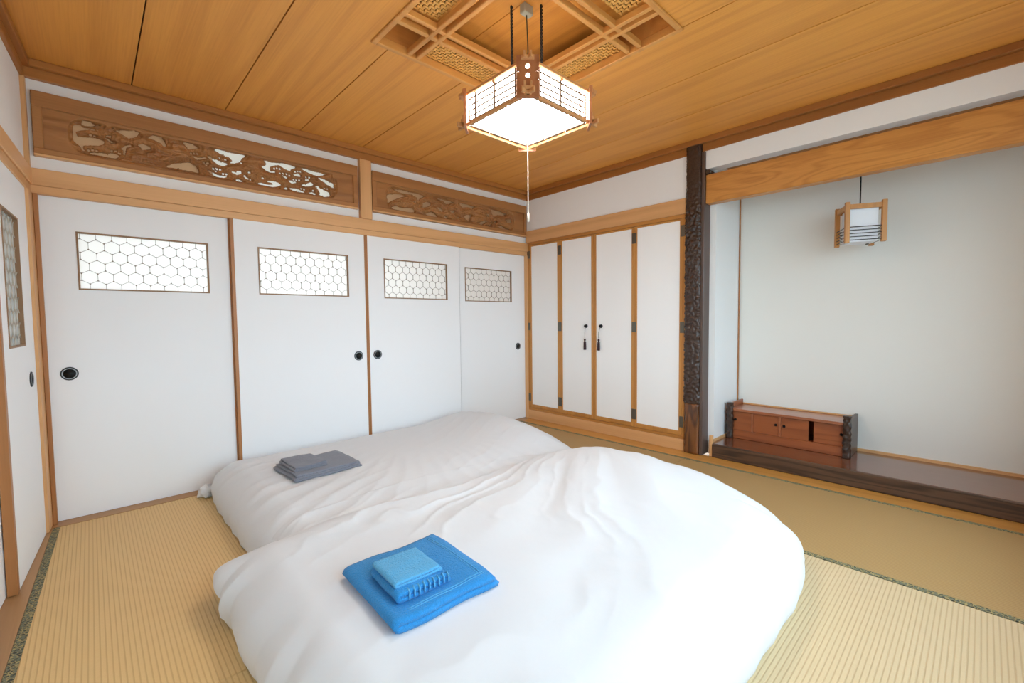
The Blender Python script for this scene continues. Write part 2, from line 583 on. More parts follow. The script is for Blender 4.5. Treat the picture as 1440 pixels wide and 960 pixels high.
def grid_mesh(name, P, mat, parent=None, smooth=True, closed_u=False, keep=None):
    """P: (nu, nv, 3) array of points joined as a quad grid."""
    nu, nv = P.shape[:2]
    vs = P.reshape(-1, 3)
    iu = np.arange(nu if closed_u else nu - 1)
    a, b = np.meshgrid(iu, np.arange(nv - 1), indexing='ij')
    a2 = (a + 1) % nu
    q = np.stack([a * nv + b, a2 * nv + b, a2 * nv + b + 1, a * nv + b + 1], -1).reshape(-1, 4)
    if keep is not None:
        q = q[keep.reshape(-1)]
        used = np.unique(q)
        rm = np.full(len(vs), -1)
        rm[used] = np.arange(len(used))
        vs, q = vs[used], rm[q]
    me = bpy.data.meshes.new(name)
    me.vertices.add(len(vs))
    me.vertices.foreach_set('co', np.ascontiguousarray(vs, dtype=np.float32).ravel())
    me.loops.add(len(q) * 4)
    me.polygons.add(len(q))
    me.loops.foreach_set('vertex_index', q.astype(np.int32).ravel())
    me.polygons.foreach_set('loop_start', np.arange(0, len(q) * 4, 4, dtype=np.int32))
    me.update(calc_edges=True)
    me.validate()
    if smooth:
        me.polygons.foreach_set('use_smooth', [True] * len(me.polygons))
    me.materials.append(M[mat] if isinstance(mat, str) else mat)
    o = bpy.data.objects.new(name, me)
    COL.objects.link(o)
    if parent is not None:
        o.parent = parent
    return o


# ------------------------------------------------------------------ floor: tatami mats, borders, boards
floor = struct(box('floor', 'sub_floor', (-4.3, 1.0, -4.0, 1.5, -0.12, -0.036)), 'floor under the mats')


def wx(y):            # outer edge of the mats along the slightly skewed west wall
    return -3.634 + 0.039 * y


def mat(pts, ribs, borders, m='tatami_y'):
    o = MB().prism(pts, -0.036, 0.0).build('tatami_mat', m if ribs == 1 else 'tatami_x', floor, bevel=0.002)
    for a, b, s in borders:      # strip from a to b, s = direction inward
        w = 0.028
        q = [(a[0], a[1]), (b[0], b[1]), (b[0] + s[0] * w, b[1] + s[1] * w), (a[0] + s[0] * w, a[1] + s[1] * w)]
        area = sum(q[i][0] * q[(i + 1) % 4][1] - q[(i + 1) % 4][0] * q[i][1] for i in range(4))
        if area < 0:
            q = q[::-1]
        MB().prism(q, -0.01, 0.0016).build('cloth_border', 'heri', o)


XA, XB, XC = -2.70, -1.128, -0.16
Y0, Y2, Y4 = -0.052, -1.855, -3.70
g = 0.0012
for (ya, yb) in ((Y0, Y2 + g), (Y2 - g, Y4)):
    mat([(wx(yb), yb), (XA - g, yb), (XA - g, ya), (wx(ya), ya)], 1,
        [((wx(ya), ya), (wx(yb), yb), (1, 0)), ((XA - g, ya), (XA - g, yb), (-1, 0))])
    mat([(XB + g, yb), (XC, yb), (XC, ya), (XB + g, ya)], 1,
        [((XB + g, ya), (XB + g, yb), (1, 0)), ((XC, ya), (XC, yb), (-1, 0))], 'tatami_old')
ys = [Y0, -0.95, Y2, -2.72, Y4]
for i in range(4):
    ya, yb = ys[i] - (g if i else 0), ys[i + 1] + (g if i < 3 else 0)
    mat([(XA + g, yb), (XB - g, yb), (XB - g, ya), (XA + g, ya)], 0,
        [((XA + g, ya), (XB - g, ya), (0, -1)), ((XA + g, yb), (XB - g, yb), (0, 1))])
box('border_board', 'floor_board', (XC + 0.001, 0.012, -3.74, Y0, -0.036, 0.001), floor, 0.002)
box('sill_board', 'sill', (-3.66, 0.05, Y0 + 0.001, 0.09, -0.036, 0.003), floor, 0.002)
MB().prism([(-4.02, -3.74), (wx(-3.74) - 0.001, -3.74), (wx(Y0) - 0.001, Y0), (-3.72, Y0)], -0.036, 0.003).build('sill_board', 'sill_y', floor)

# ------------------------------------------------------------------ shell
ZC = 2.43
wn = struct(MB().box(-3.75, 0.1, 0.02, 0.12, 2.286, 2.66).box(-3.75, 0.1, 0.02, 0.12, 1.79, 1.953)
            .box(-1.875, -1.76, 0.02, 0.12, 1.953, 2.286).box(-3.75, -3.62, 0.02, 0.12, -0.05, 1.79).box(-3.75, -3.624, 0.02, 0.12, 1.953, 2.286).box(-0.012, 0.1, 0.02, 0.12, -0.05, 1.79).box(-0.002, 0.1, 0.02, 0.12, 1.953, 2.286)
            .build('wall_north', 'plaster'))
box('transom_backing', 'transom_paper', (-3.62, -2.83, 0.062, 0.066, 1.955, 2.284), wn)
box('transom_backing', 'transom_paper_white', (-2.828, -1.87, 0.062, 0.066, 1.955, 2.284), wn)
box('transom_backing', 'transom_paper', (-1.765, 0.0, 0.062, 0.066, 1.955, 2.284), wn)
struct(MB().box(0.0, 0.1, -1.90, 0.02, 2.0, 2.66).box(0.0, 0.1, -3.76, -1.90, 2.2, 2.66).box(0.05, 0.12, -1.90, 0.02, 0, 2.0).build('wall_east', 'plaster'))
struct(box('wall_alcove_side', 'plaster', (0.085, 0.64, -1.962, -1.905, 0, 2.5)))
struct(box('wall_alcove_back', 'plaster_alcove', (0.565, 0.66, -3.80, -1.95, 0, 2.66)))
ac = struct(box('ceiling_alcove', 'recess_wood', (0.1, 0.6, -3.76, -1.96, 2.25, 2.28)))
sw = MB().box(-4.1, WIN_X0, SY - 0.1, SY, -0.1, 2.66).box(WIN_X1, 0.66, SY - 0.1, SY, -0.1, 2.66)
sw.box(WIN_X0, WIN_X1, SY - 0.1, SY, WIN_Z1, 2.66).box(WIN_X0, WIN_X1, SY - 0.1, SY, -0.1, WIN_Z0)
struct(sw.build('wall_south', 'plaster'))
wf = empty('window_1', ((WIN_X0 + WIN_X1) / 2, SY - 0.05, WIN_Z0))
struct(wf, 'large sliding garden window behind the bed', )
hw, hh = (WIN_X1 - WIN_X0) / 2, WIN_Z1 - WIN_Z0
MB().box(-hw, hw, -0.03, 0.03, 0, 0.04).box(-hw, hw, -0.03, 0.03, hh - 0.04, hh).box(-hw, -hw + 0.04, -0.03, 0.03, 0.04, hh - 0.04) \
    .box(hw - 0.04, hw, -0.03, 0.03, 0.04, hh - 0.04).box(-0.025, 0.025, -0.03, 0.03, 0.04, hh - 0.04).build('window_frame', 'trim_z', wf)
for x0, x1 in ((-hw + 0.04, -0.025), (0.025, hw - 0.04)):
    box('window_pane', 'glass', (x0, x1, -0.003, 0.003, 0.04, hh - 0.04), wf)
# corridor beyond the sliding doors
cw = MB().box(-4.3, -3.7, 1.3, 1.4, -0.1, 2.66).box(-1.5, 1.0, 1.3, 1.4, -0.1, 2.66).box(-3.7, -1.5, 1.3, 1.4, 2.3, 2.66).box(-3.7, -1.5, 1.3, 1.4, -0.1, 0.1)
cw.box(0.66, 0.76, 0.1, 1.4, -0.1, 2.66).box(-4.4, -4.3, -0.1, 1.4, -0.1, 2.66)
struct(cw.build('wall_corridor', 'plaster'))
struct(box('exterior_ground', 'concrete', (-14, 12, -16, 14, -0.5, -0.4)))

# north wall timbers
LX = -3.66
struct(box('trim_1', 'trim_x', (LX, 0.0, -0.014, 0.05, 1.80, 1.886), None, 0.003), 'hinoki rail above the sliding doors')
struct(box('trim_2', 'trim_x', (LX, 0.0, -0.004, 0.10, 1.758, 1.80), None, 0.002), 'grooved head rail of the sliding doors')
struct(box('trim_3', 'trim_z', (-1.866, -1.771, -0.02, 0.05, 1.886, 2.345), None, 0.003), 'short post between the two carved transoms')
struct(box('trim_4', 'stile', (-3.637, -3.619, -0.012, 0.08, 0.003, 1.758), None, 0.002))
struct(box('trim_5', 'trim_z', (-0.014, 0.02, -0.012, 0.10, 0.003, 1.758), None, 0.002), 'corner post beside the closet')
struct(MB().box(LX, 0, -0.008, 0.05, 2.345, 2.396).box(LX, 0, -0.04, 0.05, 2.394, ZC).build('trim_6', 'cornice_x', None, 0.003), 'cornice above the sliding doors')
# east wall timbers
struct(MB().box(-0.008, 0.05, -3.76, 0, 2.335, 2.392).box(-0.042, 0.05, -3.76, 0, 2.39, ZC).build('trim_7', 'cornice_y', None, 0.003), 'cornice above closet and alcove')
struct(box('trim_8', 'trim_y', (-0.014, 0.05, -1.766, 0.0, 1.895, 2.014), None, 0.003), 'hinoki rail above the closet')
struct(MB().tube([(0.558, -1.968, 0.10), (0.558, -1.968, 2.25)], 0.006).build('trim_9', 'stile'), 'thin corner strip of the alcove')
struct(MB().box(0.552, 0.566, -3.74, -1.962, 0.103, 0.121).box(0.03, 0.56, -1.974, -1.961, 0.103, 0.121).build('baseboard_alcove', 'trim_y'))
struct(box('trim_10', 'trim_z', (0.004, 0.03, -1.985, -1.961, 0.0, 0.165), None, 0.003), 'small wooden block at the end of the alcove platform')

# west wall (a few degrees off square), local x runs to the corner, -y faces the room
WR = R(86.16)
WO = (-3.645, 0.0, 0.0)


def west(o):
    o.location = WO
    o.rotation_euler = (0, 0, WR)
    return o


struct(west(MB().box(-4.2, 0.1, 0.012, 0.1, 1.86, 2.66).box(-4.2, -1.72, 0.07, 0.15, -0.1, 1.9).build('wall_west', 'plaster')))
struct(west(MB().box(-4.3, 0.5, 0.75, 0.85, -0.1, 2.66).box(-4.3, -4.2, 0.1, 0.75, -0.1, 2.66).build('wall_west_light_block', 'plaster')))  # unseen wall added to block sky light behind the west pane
struct(west(box('trim_11', 'trim_x', (-3.8, 0.0, -0.012, 0.09, 1.801, 1.885), None, 0.003)))
struct(west(box('trim_12', 'trim_x', (-3.8, 0.0, -0.003, 0.09, 1.757, 1.801), None, 0.002)))
struct(west(MB().box(-3.8, 0.0, -0.004, 0.05, 2.3465, 2.395).box(-3.8, 0.0, -0.03, 0.05, 2.393, ZC - 0.001).build('trim_13', 'cornice_x', None, 0.003)))
struct(west(box('trim_14', 'trim_z', (-0.115, 0.02, -0.008, 0.10, 0.003, 1.758), None, 0.003)), 'corner post between the two sets of sliding doors')
struct(west(box('trim_15', 'trim_z', (-0.012, 0.03, -0.006, 0.10, 1.886, 2.345), None, 0.003)))

# ------------------------------------------------------------------ ceiling
CX0, CX1, CY0, CY1 = -2.378, -1.392, -2.37, -1.352
ceil = MB().box(-4.4, 1.0, -3.9, CY0 - 0.03, 2.50, 2.66).box(-4.4, 1.0, CY1 + 0.03, 1.5, 2.50, 2.66)
ceil.box(-4.4, CX0 - 0.03, CY0 - 0.03, CY1 + 0.03, 2.50, 2.66).box(CX1 + 0.03, 1.0, CY0 - 0.03, CY1 + 0.03, 2.50, 2.66)
ceil.box(CX0 - 0.03, CX1 + 0.03, CY0 - 0.03, CY1 + 0.03, 2.60, 2.66)
ceil = struct(ceil.build('ceiling', 'recess_wood'))
HX0, HX1, HY0, HY1 = CX0 - 0.027, CX1 + 0.027, CY0 - 0.027, CY1 + 0.027
edges = [-4.05, -3.68, -3.22, -2.765, -2.31, -1.85, -1.38, -0.93, -0.475, 0.03]
for i in range(len(edges) - 1):
    a, b = edges[i] + 0.003, edges[i + 1] - 0.003
    m = MB()
    z0 = ZC
    if b <= HX0 or a >= HX1:
        m.box(a, b, -3.74, 0.0, z0, z0 + 0.012)
    else:
        m.box(a, b, -3.74, HY0, z0, z0 + 0.012)
        m.box(a, b, HY1, 0.0, z0, z0 + 0.012)
        if a < HX0:
            m.box(a, HX0, HY0, HY1, z0, z0 + 0.012)
        if b > HX1:
            m.box(HX1, b, HY0, HY1, z0, z0 + 0.012)
    m.build('ceiling_board', 'ceiling_wood', ceil)
box('board_backing', 'weave_back', (-4.05, CX0 - 0.03, -3.74, 0.02, 2.445, 2.45), ceil)
box('board_backing', 'weave_back', (CX1 + 0.03, 0.03, -3.74, 0.02, 2.445, 2.45), ceil)
box('board_backing', 'weave_back', (CX0 - 0.03, CX1 + 0.03, CY1 + 0.02, 0.02, 2.445, 2.45), ceil)
box('board_backing', 'weave_back', (CX0 - 0.03, CX1 + 0.03, -3.74, CY0 - 0.02, 2.445, 2.45), ceil)
# coffer with open corners and woven infill
co = MB()
rw = 0.026
co.box(CX0 - rw, CX0, CY0 - rw, CY1 + rw, 2.420, 2.462).box(CX1, CX1 + rw, CY0 - rw, CY1 + rw, 2.420, 2.462)
co.box(CX0, CX1, CY0 - rw, CY0, 2.420, 2.462).box(CX0, CX1, CY1, CY1 + rw, 2.420, 2.462)
co = co.build('coffer_frame', 'coffer_x', ceil, 0.003)
cs = MB()
cs.box(CX0 - 0.024, CX0 - 0.006, CY0, CY1, 2.46, 2.60).box(CX1 + 0.006, CX1 + 0.024, CY0, CY1, 2.46, 2.60)
cs.box(CX0, CX1, CY0 - 0.024, CY0 - 0.006, 2.46, 2.60).box(CX0, CX1, CY1 + 0.006, CY1 + 0.024, 2.46, 2.60)
cs.build('coffer_side', 'coffer_x', co)
for i, (a, b) in enumerate(((CX0, -1.908), (-1.904, CX1))):
    box('recess_board', 'ceiling_wood', (a, b, CY0, CY1, 2.562, 2.574), co)
bx = [(-2.222, -2.199), (-2.171, -2.148), (-1.622, -1.599), (-1.571, -1.548)]
by = [(-1.553, -1.53), (-1.62, -1.597), (-2.125, -2.102), (-2.192, -2.169)]
for a, b in bx:
    box('coffer_bar', 'coffer_y', (a, b, CY0, CY1, 2.424, 2.455), co, 0.003)
for a, b in by:
    box('coffer_bar', 'coffer_x', (CX0, CX1, a, b, 2.426, 2.457), co, 0.003)


def woven(x0, x1, y0, y1):
    p = 0.0175
    m = MB()
    nx, ny = int((x1 - x0) / p), int((y1 - y0) / p)
    for i in range(nx):
        for j in range(ny):
            cx, cy = x0 + (i + .5) * (x1 - x0) / nx, y0 + (j + .5) * (y1 - y0) / ny
            if (i + j) % 2:
                m.box(cx - p * .62, cx + p * .62, cy - p * .27, cy + p * .27, 2.461, 2.466)
            else:
                m.box(cx - p * .27, cx + p * .27, cy - p * .62, cy + p * .62, 2.464, 2.469)
    o = m.build('woven_panel', 'weave', co)
    return o


for q in ((-2.146, -1.624, CY1 - 0.155, CY1), (-2.146, -1.624, CY0, CY0 + 0.155), (CX0, CX0 + 0.155, -2.1, -1.622), (CX1 - 0.155, CX1, -2.1, -1.622)):
    woven(*q)
for q in ((-2.148, -1.622, CY1 - 0.16, CY1), (-2.148, -1.622, CY0, CY0 + 0.16), (CX0, CX0 + 0.16, -2.102, -1.62), (CX1 - 0.16, CX1, -2.102, -1.62)):
    box('woven_panel_back', 'weave_back', (q[0], q[1], q[2], q[3], 2.474, 2.478), co)

# ------------------------------------------------------------------ sliding doors


def clip(a, b, r):
    (x0, y0), (x1, y1) = a, b
    dx, dy = x1 - x0, y1 - y0
    t0, t1 = 0.0, 1.0
    for p, q in ((-dx, x0 - r[0]), (dx, r[1] - x0), (-dy, y0 - r[2]), (dy, r[3] - y0)):
        if abs(p) < 1e-9:
            if q < 0:
                return None
        else:
            t = q / p
            if p < 0:
                t0 = max(t0, t)
            else:
                t1 = min(t1, t)
    if t1 - t0 < 0.02:
        return None
    return (x0 + dx * t0, y0 + dy * t0), (x0 + dx * t1, y0 + dy * t1)


def hex_lattice(x0, x1, z0, z1, y, pitch, w):
    """Tortoise-shell grille of thin bars with a small star at every joint."""
    m = MB()
    rr = (x0, x1, z0, z1)
    s = pitch / math.sqrt(3)
    rows = int((z1 - z0) / (1.5 * s)) + 3
    cols = int((x1 - x0) / pitch) + 3

    def seg(a, b):
        c = clip(a, b, rr)
        if c:
            m.bar((c[0][0], y, c[0][1]), (c[1][0], y, c[1][1]), w, 0.004, (0, 1, 0))
    for i in range(-1, rows):
        for j in range(-1, cols):
            cx = x0 + pitch * 0.1 + j * pitch + (pitch / 2 if i % 2 else 0)
            cz = z0 + 0.2 * s + i * 1.5 * s
            P = [(cx + s * math.cos(R(30 + 60 * k)), cz + s * math.sin(R(30 + 60 * k))) for k in range(6)]
            for k in (0, 1, 5):      # each edge once
                seg(P[k], P[(k + 1) % 6])
            for k in (0, 1):         # spokes past the joints
                q = P[k]
                for t in (90, 210, 330):
                    t2 = t + (180 if k == 1 else 0) + 60 * 0
                    v = (math.cos(R(t2 + (60 if k == 0 else 60))), math.sin(R(t2 + 60)))
                    seg(q, (q[0] + v[0] * s * 0.2, q[1] + v[1] * s * 0.2))
            for q in (P[0], P[1]):
                if rr[0] + .004 < q[0] < rr[1] - .004 and rr[2] + .004 < q[1] < rr[3] - .004:
                    m.lathe([(0.0042, -0.0022), (0.0042, 0.0022)], 6, 'Y', (q[0], y, q[1]))
    return m


def fusuma(name, x0, x1, yf, pane, pull_x, pull_z, stile_l=0.0, stile_r=0.0, loc=(0, 0, 0), rz=0.0, label=None, pitch=0.066, z1=1.775, pm='pane', lm='lattice'):
    root = struct(empty(name, loc, rz), label)
    a, b = x0 + stile_l, x1 - stile_r
    px0, px1, pz0, pz1 = pane
    t = 0.028
    m = MB().box(a, px0, yf, yf + t, 0.006, z1).box(px1, b, yf, yf + t, 0.006, z1)
    m.box(px0, px1, yf, yf + t, 0.006, pz0).box(px0, px1, yf, yf + t, pz1, z1)
    m.build('door_panel', 'door_paper', root)
    if stile_l:
        box('edge_stile', 'stile', (x0, a, yf - 0.002, yf + t, 0.006, z1), root)
    if stile_r:
        box('edge_stile', 'stile', (b, x1, yf - 0.002, yf + t, 0.006, z1), root)
    fw = 0.008
    fr = MB().box(px0, px0 + fw, yf - 0.003, yf + 0.02, pz0, pz1).box(px1 - fw, px1, yf - 0.003, yf + 0.02, pz0, pz1)
    fr.box(px0 + fw, px1 - fw, yf - 0.003, yf + 0.02, pz0, pz0 + fw).box(px0 + fw, px1 - fw, yf - 0.003, yf + 0.02, pz1 - fw, pz1)
    fr = fr.build('pane_frame', 'pane_frame', root)
    box('pane', pm, (px0 + 0.002, px1 - 0.002, yf + 0.014, yf + 0.017, pz0 + 0.002, pz1 - 0.002), fr)
    lt = hex_lattice(px0 + fw, px1 - fw, pz0 + fw, pz1 - fw, yf + 0.010, pitch, 0.0017).build('hexagon_lattice', lm, fr)
    stuff(lt)
    c = (pull_x, yf, pull_z)
    h = MB().lathe([(0.0365, -0.004), (0.0365, 0.003), (0.034, 0.005), (0.030, 0.005), (0.030, -0.002)], 32, 'Y', c, False).build('finger_pull', 'pull_rim', root, smooth=False)
    MB().lathe([(0.0305, 0.0), (0.0305, 0.0062), (0.0262, 0.0062), (0.0262, 0.0)], 32, 'Y', c, False).build('pull_ring', 'pull_ring', h)
    MB().lathe([(0.0262, 0.0055), (0.020, 0.0022), (0.004, 0.0015)], 32, 'Y', c).build('pull_cup', 'pull_cup', h, smooth=True)
    return root


fusuma('door_1', -3.620, -2.745, 0.030, (-3.485, -2.878, 1.267, 1.585), -3.541, 0.808, 0.0, 0.02, label='sliding door at the west end of the north wall')
fusuma('door_2', -2.757, -1.829, 0.0, (-2.600, -1.973, 1.267, 1.588), -1.909, 0.803, 0.018, 0.012, label='second sliding door of the north wall')
fusuma('door_3', -1.826, -0.907, 0.0, (-1.675, -1.045, 1.263, 1.589), -1.748, 0.803, 0.012, 0.0, label='third sliding door of the north wall')
fusuma('door_4', -0.925, -0.015, 0.030, (-0.819, -0.206, 1.257, 1.583), -0.120, 0.79, 0.0, 0.0, label='sliding door beside the closet')
struct(box('trim_16', 'black', (-0.9075, -0.9045, 0.001, 0.03, 0.006, 1.758)))  # black strip painting the shade in the gap between two doors
fusuma('door_5', -0.795, -0.10, 0.004, (-0.66, -0.345, 0.98, 1.566), -0.255, 0.815, 0.03, 0.0, WO, WR, 'sliding door with upright pane on the west wall', pm='pane_white', lm='lattice_pale')
fusuma('door_6', -1.72, -0.77, 0.036, (-1.55, -1.2, 0.98, 1.566), -1.62, 0.815, 0.0, 0.0, WO, WR)

# ------------------------------------------------------------------ carved transoms
PINE_LEFT=[[(-3470,2152),(-3465,2161),(-3444,2167),(-3426,2157),(-3402,2160),(-3383,2161),(-3384,2152),(-3402,2155),(-3429,2145),(-3452,2133),(-3462,2124),(-3457,2108),(-3454,2100),(-3430,2105),(-3404,2113),(-3390,2114),(-3375,2111),(-3351,2108),(-3347,2099),(-3355,2084),(-3377,2074),(-3406,2068),(-3432,2060),(-3437,2050),(-3435,2038),(-3427,2034),(-3433,2029),(-3440,2034),(-3444,2049),(-3460,2064),(-3470,2074),(-3473,2089)],[(-3436,2180),(-3431,2191),(-3424,2192),(-3405,2193),(-3386,2188),(-3362,2187),(-3379,2184),(-3399,2174),(-3425,2169),(-3433,2173)],[(-3302,2177),(-3283,2182),(-3268,2188),(-3237,2190),(-3216,2194),(-3194,2190),(-3204,2170),(-3220,2156),(-3241,2148),(-3264,2161),(-3281,2172)],[(-3339,2140),(-3330,2141),(-3315,2144),(-3320,2134),(-3335,2133)],[(-3343,2121),(-3333,2126),(-3319,2113),(-3296,2112),(-3302,2106),(-3317,2104),(-3329,2114)],[(-3232,2114),(-3228,2108),(-3254,2093),(-3257,2066),(-3261,2052),(-3274,2047),(-3266,2057),(-3265,2077),(-3277,2084),(-3286,2087),(-3269,2088),(-3256,2103)],[(-3412,2025),(-3379,2033),(-3356,2038),(-3334,2037),(-3319,2047),(-3302,2045),(-3283,2040),(-3302,2023),(-3333,2020),(-3369,2021),(-3398,2020)],[(-3154,2173),(-3130,2193),(-3088,2191),(-3075,2173),(-3068,2147),(-3079,2143),(-3095,2161),(-3123,2170)],[(-3202,2120),(-3178,2134),(-3142,2120),(-3148,2110),(-3180,2099),(-3189,2115)],[(-2983,2192),(-2934,2192),(-2905,2180),(-2919,2171),(-2956,2158),(-2968,2173)],[(-2935,2124),(-2909,2118),(-2868,2130),(-2861,2124),(-2913,2105),(-2928,2114)],[(-3069,2028),(-3040,2049),(-2998,2063),(-2956,2077),(-2926,2063),(-2915,2048),(-2907,2020),(-2946,2025),(-2994,2025),(-3029,2026),(-3064,2022)],[(-2822,2191),(-2799,2193),(-2750,2190),(-2703,2190),(-2655,2192),(-2645,2189),(-2663,2173),(-2670,2160),(-2681,2142),(-2709,2128),(-2739,2123),(-2725,2135),(-2721,2148),(-2751,2160),(-2790,2173)],[(-2858,2142),(-2846,2141),(-2833,2133),(-2802,2125),(-2772,2121),(-2746,2115),(-2777,2092),(-2802,2099),(-2834,2121),(-2853,2128)],[(-2862,2050),(-2849,2051),(-2824,2038),(-2802,2032),(-2752,2032),(-2773,2021),(-2815,2019),(-2847,2037)],[(-2738,2070),(-2701,2068),(-2700,2078),(-2674,2085),(-2673,2066),(-2698,2055),(-2718,2061)],[(-2656,2070),(-2646,2057),(-2629,2045),(-2606,2041),(-2615,2036),(-2646,2045),(-2657,2054)],[(-2706,2023),(-2685,2027),(-2661,2020),(-2675,2016),(-2699,2019)],[(-2636,2088),(-2624,2091),(-2615,2083),(-2631,2079)],[(-2549,2075),(-2531,2061),(-2550,2059)],[(-2585,2021),(-2554,2032),(-2518,2027),(-2488,2031),(-2478,2041),(-2495,2046),(-2523,2044),(-2506,2054),(-2476,2058),(-2449,2053),(-2426,2043),(-2454,2026),(-2484,2019),(-2529,2019),(-2565,2020)],[(-2532,2188),(-2482,2184),(-2406,2193),(-2407,2172),(-2433,2178),(-2464,2170),(-2495,2153),(-2497,2128),(-2466,2127),(-2462,2119),(-2496,2114),(-2525,2126),(-2550,2144),(-2524,2152),(-2516,2168)],[(-2448,2185),(-2410,2192),(-2359,2191),(-2323,2187),(-2360,2164),(-2364,2151),(-2347,2146),(-2384,2153),(-2418,2168)],[(-2291,2188),(-2246,2189),(-2187,2183),(-2096,2185),(-2145,2166),(-2175,2157),(-2217,2163),(-2263,2175)],[(-2176,2146),(-2145,2148),(-2106,2139),(-2058,2122),(-2052,2084),(-2077,2097),(-2120,2114),(-2154,2133)],[(-2345,2132),(-2313,2145),(-2293,2135),(-2297,2128),(-2329,2125)],[(-2426,2111),(-2397,2109),(-2382,2097),(-2398,2094),(-2413,2103)],[(-2378,2084),(-2347,2086),(-2319,2081),(-2355,2067),(-2369,2073)],[(-2295,2069),(-2258,2081),(-2224,2102),(-2205,2093),(-2212,2077),(-2262,2065)],[(-2410,2020),(-2396,2031),(-2384,2023),(-2396,2016)],[(-2376,2030),(-2332,2035),(-2292,2030),(-2268,2017),(-2317,2017),(-2361,2021)],[(-2247,2019),(-2217,2031),(-2180,2018),(-2201,2014)],[(-2191,2075),(-2173,2089),(-2156,2072),(-2126,2061),(-2091,2050),(-2088,2024),(-2123,2013),(-2167,2019),(-2157,2038),(-2174,2060)],[(-2269,2110),(-2235,2121),(-2240,2110),(-2265,2106)]]
DOTS_LEFT=[(-3414,2037),(-3397,2043),(-3381,2044),(-3317,2059),(-3300,2060),(-3284,2054),(-3402,2125),(-3386,2121),(-2943,2136),(-2928,2139),(-2911,2140),(-2879,2093),(-2857,2096),(-2867,2081),(-2829,2067),(-2813,2070),(-2817,2054),(-2794,2142),(-2775,2143),(-2760,2139),(-2877,2093),(-2860,2093),(-2829,2067),(-2810,2069),(-2817,2054),(-2792,2069),(-2777,2044),(-2759,2046),(-2671,2138),(-2469,2144),(-2453,2150),(-2434,2150),(-2432,2122),(-2412,2124),(-2391,2124),(-2371,2118),(-2332,2153),(-2314,2159),(-2296,2159),(-2342,2095),(-2324,2097),(-2304,2099),(-2292,2040),(-2273,2039),(-2256,2130),(-2235,2132),(-2124,2077),(-2104,2076),(-2209,2043)]
PINE_RIGHT=[[(-1615,2116),(-1574,2135),(-1497,2147),(-1435,2143),(-1487,2122),(-1554,2090),(-1609,2054)],[(-1557,2180),(-1485,2186),(-1406,2184),(-1324,2181),(-1252,2174),(-1295,2146),(-1311,2122),(-1337,2153),(-1383,2163),(-1475,2161),(-1519,2165)],[(-1577,2023),(-1533,2045),(-1495,2037),(-1461,2037),(-1409,2045),(-1374,2051),(-1352,2027),(-1364,2012),(-1433,2009),(-1501,2011),(-1561,2013)],[(-1272,2109),(-1229,2126),(-1192,2127),(-1186,2110),(-1218,2089),(-1273,2070)],[(-1141,2178),(-1064,2178),(-939,2176),(-999,2144),(-1026,2145),(-1058,2163)],[(-1124,2102),(-1092,2102),(-1053,2076),(-1073,2065),(-1105,2079)],[(-1244,2023),(-1207,2036),(-1182,2046),(-1160,2038),(-1107,2012),(-1170,2011),(-1232,2012)],[(-1054,2033),(-1015,2028),(-1006,2014),(-1042,2011)],[(-981,2093),(-920,2097),(-948,2068)],[(-1384,2115),(-1332,2109),(-1332,2098),(-1361,2106)],[(-874,2178),(-807,2179),(-678,2178),(-715,2152),(-772,2157),(-836,2143),(-857,2157)],[(-824,2062),(-774,2086),(-716,2090),(-738,2064),(-754,2022),(-789,2034)],[(-655,2022),(-591,2045),(-537,2067),(-538,2047),(-599,2012)],[(-481,2181),(-386,2178),(-263,2170),(-305,2146),(-386,2139),(-451,2118),(-466,2145)],[(-544,2133),(-521,2125),(-506,2104),(-529,2100)],[(-388,2026),(-339,2039),(-274,2017),(-206,2014),(-240,2000),(-340,2006)],[(-272,2102),(-222,2119),(-197,2107),(-197,2082),(-248,2081)],[(-523,2008),(-468,2039),(-484,2019)],[(-921,2059),(-887,2047),(-845,2037),(-880,2035)],[(-987,2089),(-934,2089),(-954,2067)],[(-444,2060),(-395,2079),(-420,2052)]]



def poly_sdf(px, pz, poly):
    d = np.full(px.shape, 1e9)
    ins = np.zeros(px.shape, bool)
    n = len(poly)
    for i in range(n):
        ax, az = poly[i]
        bx_, bz = poly[(i + 1) % n]
        ex, ez = bx_ - ax, bz - az
        t = np.clip(((px - ax) * ex + (pz - az) * ez) / (ex * ex + ez * ez + 1e-12), 0, 1)
        d = np.minimum(d, (px - ax - t * ex) ** 2 + (pz - az - t * ez) ** 2)
        c = ((az > pz) != (bz > pz)) & (px < (bx_ - ax) * (pz - az) / (bz - az + 1e-15) + ax)
        ins ^= c
    d = np.sqrt(d)
    return np.where(ins, -d, d)


